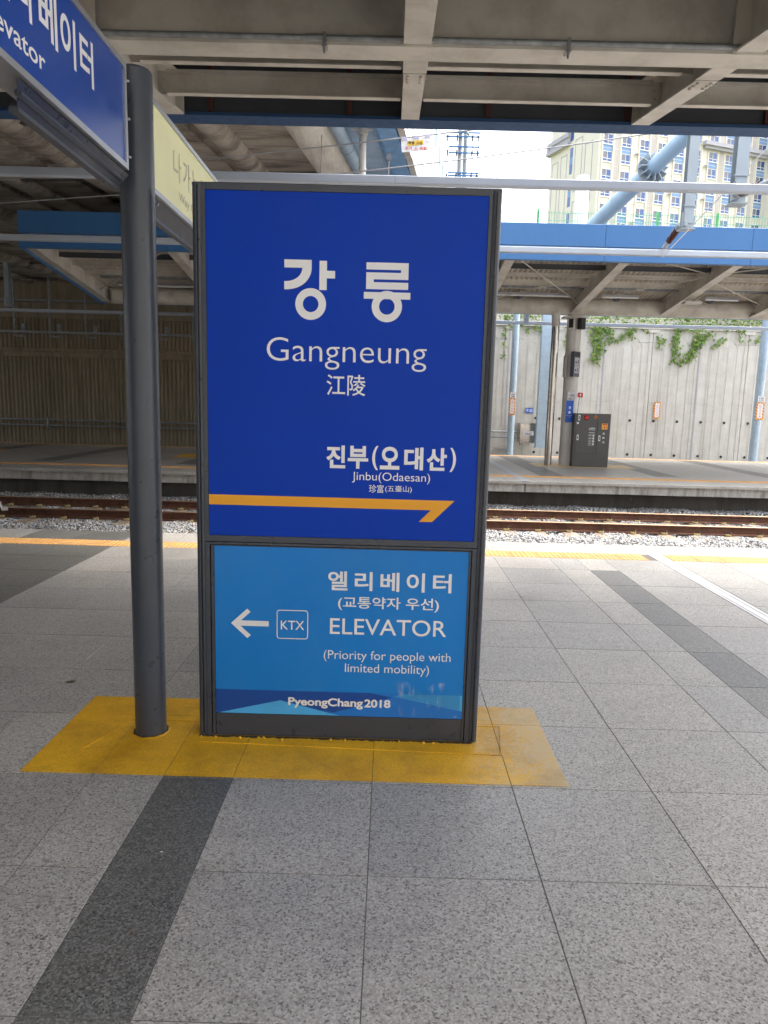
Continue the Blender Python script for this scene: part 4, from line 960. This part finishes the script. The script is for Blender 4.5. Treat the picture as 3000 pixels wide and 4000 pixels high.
# ------------------------------------------------------------ ivy
def ivy(strands, lab, seed):
    R = random.Random(seed); b = MB(); t_ = thing('ivy', (strands[0][0][0], 29.9, strands[0][0][1]), lab, 'ivy', 'ivy hanging on the arched wall')
    stems = MB()
    for pts, wd, dens in [(s_[0:-2], s_[-2], s_[-1]) for s_ in strands]:
        for k in range(len(pts)-1):
            (x0, z0), (x1, z1) = pts[k], pts[k+1]; Ln = math.hypot(x1-x0, z1-z0); n = max(2, int(Ln*dens))
            stems.tube((x0, 29.935, z0), (x1, 29.935, z1), .008, 5)
            for _ in range(n):
                u = R.random(); x = x0+(x1-x0)*u + R.gauss(0, wd); z = z0+(z1-z0)*u + R.gauss(0, wd*.7); y = 29.93-abs(R.gauss(0, .05))
                s_ = R.uniform(.035, .08); az = R.uniform(-.9, .9); tl = R.uniform(-.2, .9)
                ex = Vector((math.cos(az), math.sin(az), 0)); ez = Vector((math.sin(az)*math.sin(tl), -math.cos(az)*math.sin(tl), -math.cos(tl))); ro = R.uniform(-.7, .7)
                e1 = ex*math.cos(ro)+ez*math.sin(ro); e2 = -ex*math.sin(ro)+ez*math.cos(ro); c = Vector((x, y, z)); nn = e1.cross(e2)
                P = [c-e2*s_*.5, c+e1*s_*.9-e2*s_*.3+nn*.01, c+e1*s_*.45+e2*s_*.25, c+e2*s_*1.25, c-e1*s_*.45+e2*s_*.25, c-e1*s_*.9-e2*s_*.3+nn*.01, c-nn*.008]
                b.add(P, [(6,0,1,2),(6,2,3,4),(6,4,5,0)])
    tag(b.build('foliage', 'leaf', t_), kind='stuff'); stems.build('stem', 'wood_stem', t_)
def q(x, y):   # photo-crop reading -> wall metres (used once to note the growth pattern)
    px, py = 1900+.663*x, 1200+.663*y; return ((px-1515)*.0105, 2.68+(1500-py)*.0101+(px-2355)*.000264)
ivy([(q(80, 40), q(85, 180), q(75, 300), .05, 26), (q(95, 40), q(140, 90), .10, 30)], 'thin strand of ivy hanging next to the big sign', 1)
ivy([(q(200, 140), q(260, 100), q(330, 110), .10, 45), (q(310, 90), q(325, 200), q(370, 270), .07, 75), (q(370, 250), q(360, 390), .05, 45), (q(440, 130), q(450, 240), .05, 22)], 'ivy hanging beside the wide flat pole', 2)
ivy([(q(590, 110), q(700, 130), .14, 130), (q(620, 120), q(640, 240), .16, 190), (q(640, 220), q(625, 320), .11, 120), (q(700, 120), q(710, 200), .09, 90), (q(590, 300), q(650, 340), .05, 25)], 'dense ivy clump just right of the far pillar', 3)
ivy([(q(735, 200), q(800, 150), q(860, 120), .08, 70), (q(820, 130), q(840, 185), .07, 50), (q(905, 120), q(915, 150), .06, 30)], 'ivy strand climbing diagonally over the first full arch', 4)
ivy([(q(985, 160), q(1000, 200), q(995, 240), .10, 70), (q(1000, 200), q(1035, 185), .05, 40)], 'small isolated ivy tuft left of the double hanging clump', 5)
ivy([(q(1100, 100), q(1090, 180), q(1095, 330), .09, 110), (q(1160, 330), q(1200, 250), q(1230, 150), .11, 140), (q(1200, 240), q(1300, 150), .10, 100), (q(1090, 110), q(1260, 130), .11, 70), (q(1130, 300), q(1140, 350), .06, 50)], 'largest ivy clump hanging in two long strands in the middle of the wall', 6)
ivy([(q(1305, 230), q(1390, 180), .06, 60), (q(1300, 240), q(1305, 225), .04, 30), (q(1450, 120), q(1475, 200), .07, 40), (q(1340, 130), q(1500, 130), .06, 25)], 'ivy twig lying across the right arch', 7)
ivy([(q(1560, 200), q(1600, 165), q(1650, 150), .08, 60), (q(1515, 200), q(1530, 180), .04, 20)], 'ivy tuft left of the pole at the right edge', 8)
ivy([(q(60, 48), q(350, 45), .13, 60), (q(560, 60), q(900, 50), .14, 75), (q(900, 70), q(1100, 60), .12, 45), (q(1100, 60), q(1650, 65), .15, 110), (q(560, 90), q(1650, 100), .07, 34), (q(90, 100), q(350, 90), .10, 30)], 'long fringe of ivy along the top of the arched wall', 9)
# ============================================================ SIGN POLE AND HANGING SIGNS
sp = thing('sign_pole', (-1.128, 3.25, 0), 'dark grey round steel pole standing left of the big blue sign', 'pole')
b = MB(); b.tube((-1.128, 3.25, 0), (-1.128, 3.25, 2.975), .073, 40); b.build('shaft', 'frame', sp)
b = MB(); b.tube((-1.128, 3.25, 2.975), (-1.128, 3.25, 2.985), .073, 40, r1=.068); b.build('cap', 'frame', sp)
for z in (2.868, 2.725, 2.58): MB().tube((-1.097, 3.058, z), (-1.087, 3.066, z), .0055, 10).build('bolt', 'alu', sp)
MB().tube((-1.075, 3.30, 2.46), (-1.055, 3.30, 2.46), .006, 10).build('bolt', 'alu', sp)
def board(name, y0, y1, z0, z1, facem, lab):
    t_ = thing(name, (-1.13, (y0+y1)/2, z0), lab, 'sign')
    xf = -1.10
    MB().box(-1.20, xf-.006, y0+.005, y1-.005, z0+.005, z1-.005).build('light_box', 'frame', t_)
    MB().box(xf-.006, xf, y0+.02, y1-.02, z0+.02, z1-.02).build('face', facem, t_)
    b = MB(); e = .022
    for (a0, a1, c0, c1) in ((y0, y1, z0, z0+e), (y0, y1, z1-e, z1), (y0, y0+e, z0+e, z1-e), (y1-e, y1, z0+e, z1-e)):
        b.box(-1.205, xf+.007, a0, a1, c0, c1)
    b.build('rim', 'alu', t_)
    return t_
es = board('elevator_sign', 1.45, 3.055, 2.527, 2.93, 'blue_gloss', 'blue elevator direction sign projecting from the pole overhead at top left')
W = .140
for k, ch_ in enumerate('엘리베이터'):
    y0 = 2.065+.1445*k - .015; 
    text(ch_, 'white', es, y0, y0+[.118, .10, .122, .112, .112][k], 2.70, 2.855, -1.10, 'yz', off=.02)
text('Elevator', 'white', es, 2.005, 2.368, 2.598, 2.655, -1.10, 'yz', off=.010)
MB().box(-1.10, -1.0985, 1.75, 1.95, 2.62, 2.84).build('pictogram', 'white', es)
b = MB(); b.add([(-1.11, 2.22, 2.522), (-1.11, 3.10, 2.522), (-1.155, 3.10, 2.475), (-1.155, 2.30, 2.475), (-1.115, 2.22, 2.518), (-1.115, 3.10, 2.518), (-1.16, 3.10, 2.471), (-1.16, 2.30, 2.471)],
    [(0,1,2,3), (7,6,5,4), (0,4,5,1), (2,6,7,3), (1,5,6,2), (3,7,4,0)]); b.box(-1.185, -1.155, 2.30, 3.12, 2.462, 2.478); b.tube((-1.135, 2.26, 2.50), (-1.135, 3.08, 2.50), .012, 8)
b.build('support_channel', 'frame', es)
ws = board('way_out_sign', 3.34, 5.25, 2.53, 2.935, 'pale_yellow', 'pale yellow way-out sign projecting behind the pole')
for k, ch_ in enumerate('나가는곳'): text(ch_, 'faded', ws, 3.685+.165*k, 3.685+.165*k+.13, 2.69, 2.83, -1.10, 'yz')
text('Way Out', 'faded', ws, 3.765, 4.15, 2.59, 2.648, -1.10, 'yz', off=-.005)
b = MB(); b.add([(-1.11, 3.33, 2.526), (-1.11, 5.25, 2.526), (-1.155, 5.25, 2.475), (-1.155, 3.33, 2.475), (-1.115, 3.33, 2.520), (-1.115, 5.25, 2.520), (-1.16, 5.25, 2.470), (-1.16, 3.33, 2.470)],
    [(0,1,2,3), (7,6,5,4), (0,4,5,1), (2,6,7,3), (1,5,6,2), (3,7,4,0)]); b.box(-1.185, -1.155, 3.30, 5.25, 2.455, 2.472); b.build('support_channel', 'frame', ws)
# ============================================================ THE MAIN SIGN
ms = thing('station_name_sign', (-.21, 3.30, 0), 'large free-standing blue station name sign reading 강릉 Gangneung', 'sign')
YF = 3.222; YB = 3.40
def column(x0, x1, lab):
    b = MB(); w_ = x1-x0; n = 8; r = .018; xm = (x0+x1)/2
    s_ = 1 if xm > 0 else -1       # rounded outer edge
    xo = x1 if s_ > 0 else x0; xi = x0 if s_ > 0 else x1
    poly = [(xi, YF+.004), (xi, YB-.004)]
    poly += [(xo - s_*r + s_*r*math.sin(PI/2*k/n), YB - r + r*math.cos(PI/2*k/n)) for k in range(n+1)]
    poly += [(xo - s_*r + s_*r*math.cos(PI/2*k/n), YF + r - r*math.sin(PI/2*k/n)) for k in range(n+1)]
    # groove in the front face
    g0 = xo - s_*.021; g1 = xo - s_*.029
    poly += [(g0, YF), (g0, YF+.014), (g1, YF+.014), (g1, YF)]
    if s_ < 0: poly = poly[::-1]
    m_ = len(poly); P = [(x, y, 0.002) for x, y in poly] + [(x, y, 2.532) for x, y in poly]
    b.add(P, [(k, (k+1) % m_, m_+(k+1) % m_, m_+k) for k in range(m_)]); b.add([(min(x0, x1)+.004, YF+.02, 2.53), (max(x0, x1)-.004, YF+.02, 2.53), (max(x0, x1)-.004, YB-.02, 2.53), (min(x0, x1)+.004, YB-.02, 2.53)], [(0,1,2,3)])
    return b.build('column', 'frame', ms)
column(-.886, -.846, 0); column(.419, .459, 1)
b = MB(); b.box(-.8455, .4185, YF+.012, YB-.01, .96, 2.525); b.build('back_box', 'frame_dark', ms)
b = MB(); b.bev(-.884, .457, YF+.004, YB-.004, 2.525, 2.541, .004); b.build('top_cap', 'frame', ms)
# upper panel frame
b = MB()
b.box(-.844, .417, YF-.002, YF+.011, 2.508, 2.5245); b.box(-.844, .417, YF-.002, YF+.011, .962, .990); b.box(-.844, -.826, YF-.002, YF+.011, .990, 2.508); b.box(.403, .417, YF-.002, YF+.011, .990, 2.508)
b.build('upper_frame', 'frame', ms)
b = MB(); b.box(-.825, .402, YF+.002, YF+.010, .991, 2.507); b.build('blue_panel', 'blue', ms)
yp = YF+.002
# lower section
b = MB(); b.box(-.8455, .4185, YF+.02, YB-.01, .0, .955); b.build('lower_box', 'frame_dark', ms)
b = MB(); b.box(-.844, -.8235, YF-.002, YF+.018, .002, .958); b.box(.3975, .417, YF-.002, YF+.018, .002, .958); b.box(-.8235, .3975, YF-.001, YF+.018, .948, .958); b.build('lower_frame', 'frame', ms)
b = MB(); b.box(-.818, -.8045, YF, YF+.018, .004, .944); b.box(.3835, .392, YF, YF+.018, .004, .944); b.box(-.8045, .3835, YF, YF+.018, .9415, .9445); b.build('retaining_strip', 'frame', ms)
b = MB(); b.box(-.802, .382, YF+.004, YF+.018, .006, .1155); b.build('kick_plate', 'frame', ms)
b = MB(); b.box(-.803, .3825, YF+.003, YF+.016, .1185, .9405); b.build('light_blue_panel', 'light_blue', ms)
yl = YF+.003
for (X, z) in ((-.8685, 2.30), (-.8685, 1.70), (-.8685, 1.25), (.436, 2.28), (.436, 1.70), (.436, 1.15)):
    MB().tube((X-.012 if X > 0 else X+.014, YF-.003, z), (X-.012 if X > 0 else X+.014, YF+.002, z), .004, 10).build('screw', 'frame_dark', ms)
for (X, z) in ((-.655, .9525), (.222, .9525), (.388, .80), (-.813, .80), (.388, .22), (-.813, .17)):
    MB().tube((X, YF-.004, z), (X, YF+.001, z), .0035, 10).build('screw', 'frame_dark', ms)
def shp(polys, mt, y, name='lettering'):
    b = MB()
    for p_ in polys:
        ar = sum(p_[i][0]*p_[(i+1) % len(p_)][1]-p_[(i+1) % len(p_)][0]*p_[i][1] for i in range(len(p_)))
        if ar < 0: p_ = p_[::-1]
        b.add([(x, y-.0012, z) for x, z in p_], [tuple(range(len(p_)))])
    return b.build(name, mt, ms)
def ringpoly(cx, cz, r0, r1, n=40, sx=1.):
    out = []
    for k in range(n):
        a0, a1 = 2*PI*k/n, 2*PI*(k+1)/n
        out.append([(cx+sx*r1*math.cos(a0), cz+r1*math.sin(a0)), (cx+sx*r1*math.cos(a1), cz+r1*math.sin(a1)), (cx+sx*r0*math.cos(a1), cz+r0*math.sin(a1)), (cx+sx*r0*math.cos(a0), cz+r0*math.sin(a0))])
    return out
# large 강
gp = [[(-.482, 2.226), (-.362, 2.226), (-.362, 2.192), (-.482, 2.192)]]
n = 14; oc, ic = [], []
for k in range(n+1):
    a_ = k/n*PI/2
    oc.append((-.482+.120*math.cos(a_)**.9 if k < n else -.482, 2.192-.093*math.sin(a_)**1.0)); ic.append((-.482+.079*math.cos(a_)**.9 if k < n else -.482, 2.192-.058*math.sin(a_)))
for k in range(n): gp.append([oc[k], oc[k+1], ic[k+1], ic[k]])
gp += [[(-.3275, 2.2235), (-.295, 2.2235), (-.295, 2.100), (-.3275, 2.100)], [(-.295, 2.182), (-.259, 2.182), (-.259, 2.150), (-.295, 2.150)]]
gp += ringpoly(-.365, 2.039, .0345, .068)
shp(gp, 'white', yp)
rp = [[(-.122, 2.222), (.063, 2.222), (.063, 2.192), (-.122, 2.192)], [(.030, 2.192), (.063, 2.192), (.063, 2.180), (.030, 2.180)], [(-.122, 2.180), (.063, 2.180), (.063, 2.151), (-.122, 2.151)],
      [(-.122, 2.151), (-.089, 2.151), (-.089, 2.139), (-.122, 2.139)], [(-.122, 2.139), (.063, 2.139), (.063, 2.109), (-.122, 2.109)], [(-.131, 2.097), (.074, 2.097), (.074, 2.068), (-.131, 2.068)]]
shp(rp, 'white', yp); shp(ringpoly(-.0285, 2.036, .0345, .067), 'white', yp-.0005)
text('Gangneung', 'white', ms, -.559, .154, 1.757, 1.893, yp, off=-.009)
text('江陵', 'white', ms, -.290, -.115, 1.644, 1.737, yp, off=.006)
for s_, x0, x1 in (('진', -.287, -.200), ('부', -.189, -.096), ('오', -.042, .047), ('대', .068, .155), ('산', .170, .262)): text(s_, 'white', ms, x0, x1, 1.316, 1.420, yp, off=.033)
text('(', 'white', ms, -.078, -.050, 1.312, 1.422, yp, off=.02); text(')', 'white', ms, .276, .304, 1.312, 1.422, yp, off=.02)
text('Jinbu(Odaesan)', 'white', ms, -.168, .189, 1.252, 1.302, yp, off=-.003)
text('珍富', 'white', ms, -.089, -.022, 1.207, 1.245, yp, off=.004); text('(五臺山)', 'white', ms, -.015, .107, 1.210, 1.243, yp, off=.003)
shp([[(-.825, 1.181), (.305, 1.179), (.2525, 1.133), (.198, 1.133), (-.825, 1.134)], [(.305, 1.179), (.205, 1.078), (.144, 1.078), (.198, 1.1328), (.252, 1.1328)]], 'yellow_print', yp-.0, 'direction_arrow')
# lower panel print
for s_, x0, x1 in (('엘', -.271, -.179), ('리', -.146, -.063), ('베', -.026, .063), ('이', .097, .182), ('터', .220, .307)): text(s_, 'white', ms, x0, x1, .742, .834, yl, off=.020)
text('(교통약자 우선)', 'white', ms, -.223, .252, .647, .714, yl, off=.012)
text('ELEVATOR', 'white', ms, -.259, .292, .528, .607, yl, off=.004)
text('(Priority for people with', 'white', ms, -.287, .317, .392, .449, yl, off=-.002); text('limited mobility)', 'white', ms, -.185, .217, .328, .385, yl, off=-.002)
shp([[(-.728, .569), (-.651, .641), (-.634, .626), (-.696, .569)], [(-.728, .569), (-.696, .569), (-.634, .512), (-.651, .497)], ], 'white', yl, 'left_arrow'); shp([[(-.708, .583), (-.549, .583), (-.549, .557), (-.708, .557)]], 'white', yl-.0004, 'left_arrow')
def rrect(cx, cz, hw, hh, r, w_):
    def pts(hw, hh, r): return [(cx+sx*(hw-r)+r*math.cos(a0+PI/2*k/5), cz+sz*(hh-r)+r*math.sin(a0+PI/2*k/5)) for sx, sz, a0 in ((1,1,0),(-1,1,PI/2),(-1,-1,PI),(1,-1,PI*1.5)) for k in range(6)]
    o_ = pts(hw, hh, r); i_ = pts(hw-w_, hh-w_, r-w_); m_ = len(o_)
    return [[o_[k], o_[(k+1) % m_], i_[(k+1) % m_], i_[k]] for k in range(m_)]
shp(rrect(-.437, .569, .0745, .071, .014, .0042), 'white', yl, 'badge_outline')
text('KTX', 'white', ms, -.492, -.381, .544, .588, yl, off=.004)
# ribbon along the bottom
ya = yl
shp([[(-.803, .239), (.382, .239), (.382, .1190), (-.803, .1190)]], 'band_dark', ya+.0008, 'ribbon')
shp([[(-.060, .2385), (.3815, .2385), (.3815, .1195), (-.262, .1195), (-.235, .136), (.045, .219)]], 'band_mid', ya+.0004, 'ribbon')
shp([[(-.79, .1197), (-.493, .1900), (-.204, .1197)]], 'band_light', ya, 'ribbon')
shp([[(-.30, .150), (-.204, .1197), (-.15, .1197), (-.245, .137)]], 'band_mid', ya-.0002, 'ribbon')
shp([[(.055, .224), (.088, .2385), (.3815, .2385), (.3815, .158)]], 'band_light', ya-.0002, 'ribbon')
text('PyeongChang', 'white', ms, -.455, -.095, .155, .208, ya-.0006, off=.03); text('2018', 'white', ms, -.088, .037, .166, .207, ya-.0006, off=.03)
text('A7', 'white', ms, .344, .357, .127, .135, ya-.0008)
# scuff marks low on the light blue panel
m_, nt_, p_ = new_mat('scuff_marks'); p_.inputs['Base Color'].default_value = (.8, .85, .9, 1); p_.inputs['Roughness'].default_value = .6
sxx = nt_.nodes.new('ShaderNodeMapping'); gg = nt_.nodes.new('ShaderNodeNewGeometry'); nt_.links.new(gg.outputs['Position'], sxx.inputs[0]); sxx.inputs['Rotation'].default_value = (0, .35, 0); sxx.inputs['Scale'].default_value = (70, 70, 7)
big_ = noise(nt_, pos(nt_), 9, 2)
al_ = math_n(nt_, 'MULTIPLY', ramp(nt_, noise(nt_, sxx.outputs[0], 1, 4), [(.5, 0.), (.72, 1.)]), ramp(nt_, big_, [(.5, 0.), (.66, .25)])); nt_.links.new(al_, p_.inputs['Alpha'])
MB().box(.06, .37, yl-.0016, yl-.0014, .125, .30).build('scuff_marks', m_, ms)
# grime gathered where the sign and the pole meet the floor
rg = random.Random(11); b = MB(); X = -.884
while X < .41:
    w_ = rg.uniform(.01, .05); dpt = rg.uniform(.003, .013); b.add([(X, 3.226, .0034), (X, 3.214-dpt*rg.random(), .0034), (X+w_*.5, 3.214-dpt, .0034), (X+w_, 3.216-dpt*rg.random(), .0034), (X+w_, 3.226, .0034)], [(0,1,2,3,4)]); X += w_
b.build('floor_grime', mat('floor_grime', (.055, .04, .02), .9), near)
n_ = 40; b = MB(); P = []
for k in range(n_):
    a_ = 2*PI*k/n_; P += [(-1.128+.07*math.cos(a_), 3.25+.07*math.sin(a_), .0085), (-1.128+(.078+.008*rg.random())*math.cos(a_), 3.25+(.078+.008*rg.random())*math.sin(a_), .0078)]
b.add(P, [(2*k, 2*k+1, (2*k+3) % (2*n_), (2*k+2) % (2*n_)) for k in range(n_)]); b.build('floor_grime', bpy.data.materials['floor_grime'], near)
# a small leaf scrap and gum marks on the floor
rs = random.Random(5)
for k, (X, Y, s_, lb) in enumerate(((-1.78, 3.82, .03, 'brown dry leaf scrap on the paving left of the yellow paint'), (-1.42, 4.0, .022, 'curled brown leaf scrap on the paving behind the pole'), (.395, 1.41, .007, 'small dark pebble on the paving near the bottom edge'), (-.78, 2.32, .006, 'tiny white chip lying on the pale paving near the dark strip'))):
    b = MB(); P = [(X+s_*math.cos(a)*rs.uniform(.6, 1.2), Y+s_*.5*math.sin(a)*rs.uniform(.6, 1.2), .001+s_*.2*rs.random()) for a in np.linspace(0, 2*PI, 9)[:-1]] + [(X, Y, s_*.35)]
    b.add(P, [(i, (i+1) % 8, 8) for i in range(8)]); tag(b.build(['dry_leaf', 'dry_leaf', 'pebble', 'stone_chip'][k], ['wood_stem', 'wood_stem', 'black', 'white'][k]), lb, ['leaf', 'leaf', 'pebble', 'chip'][k])
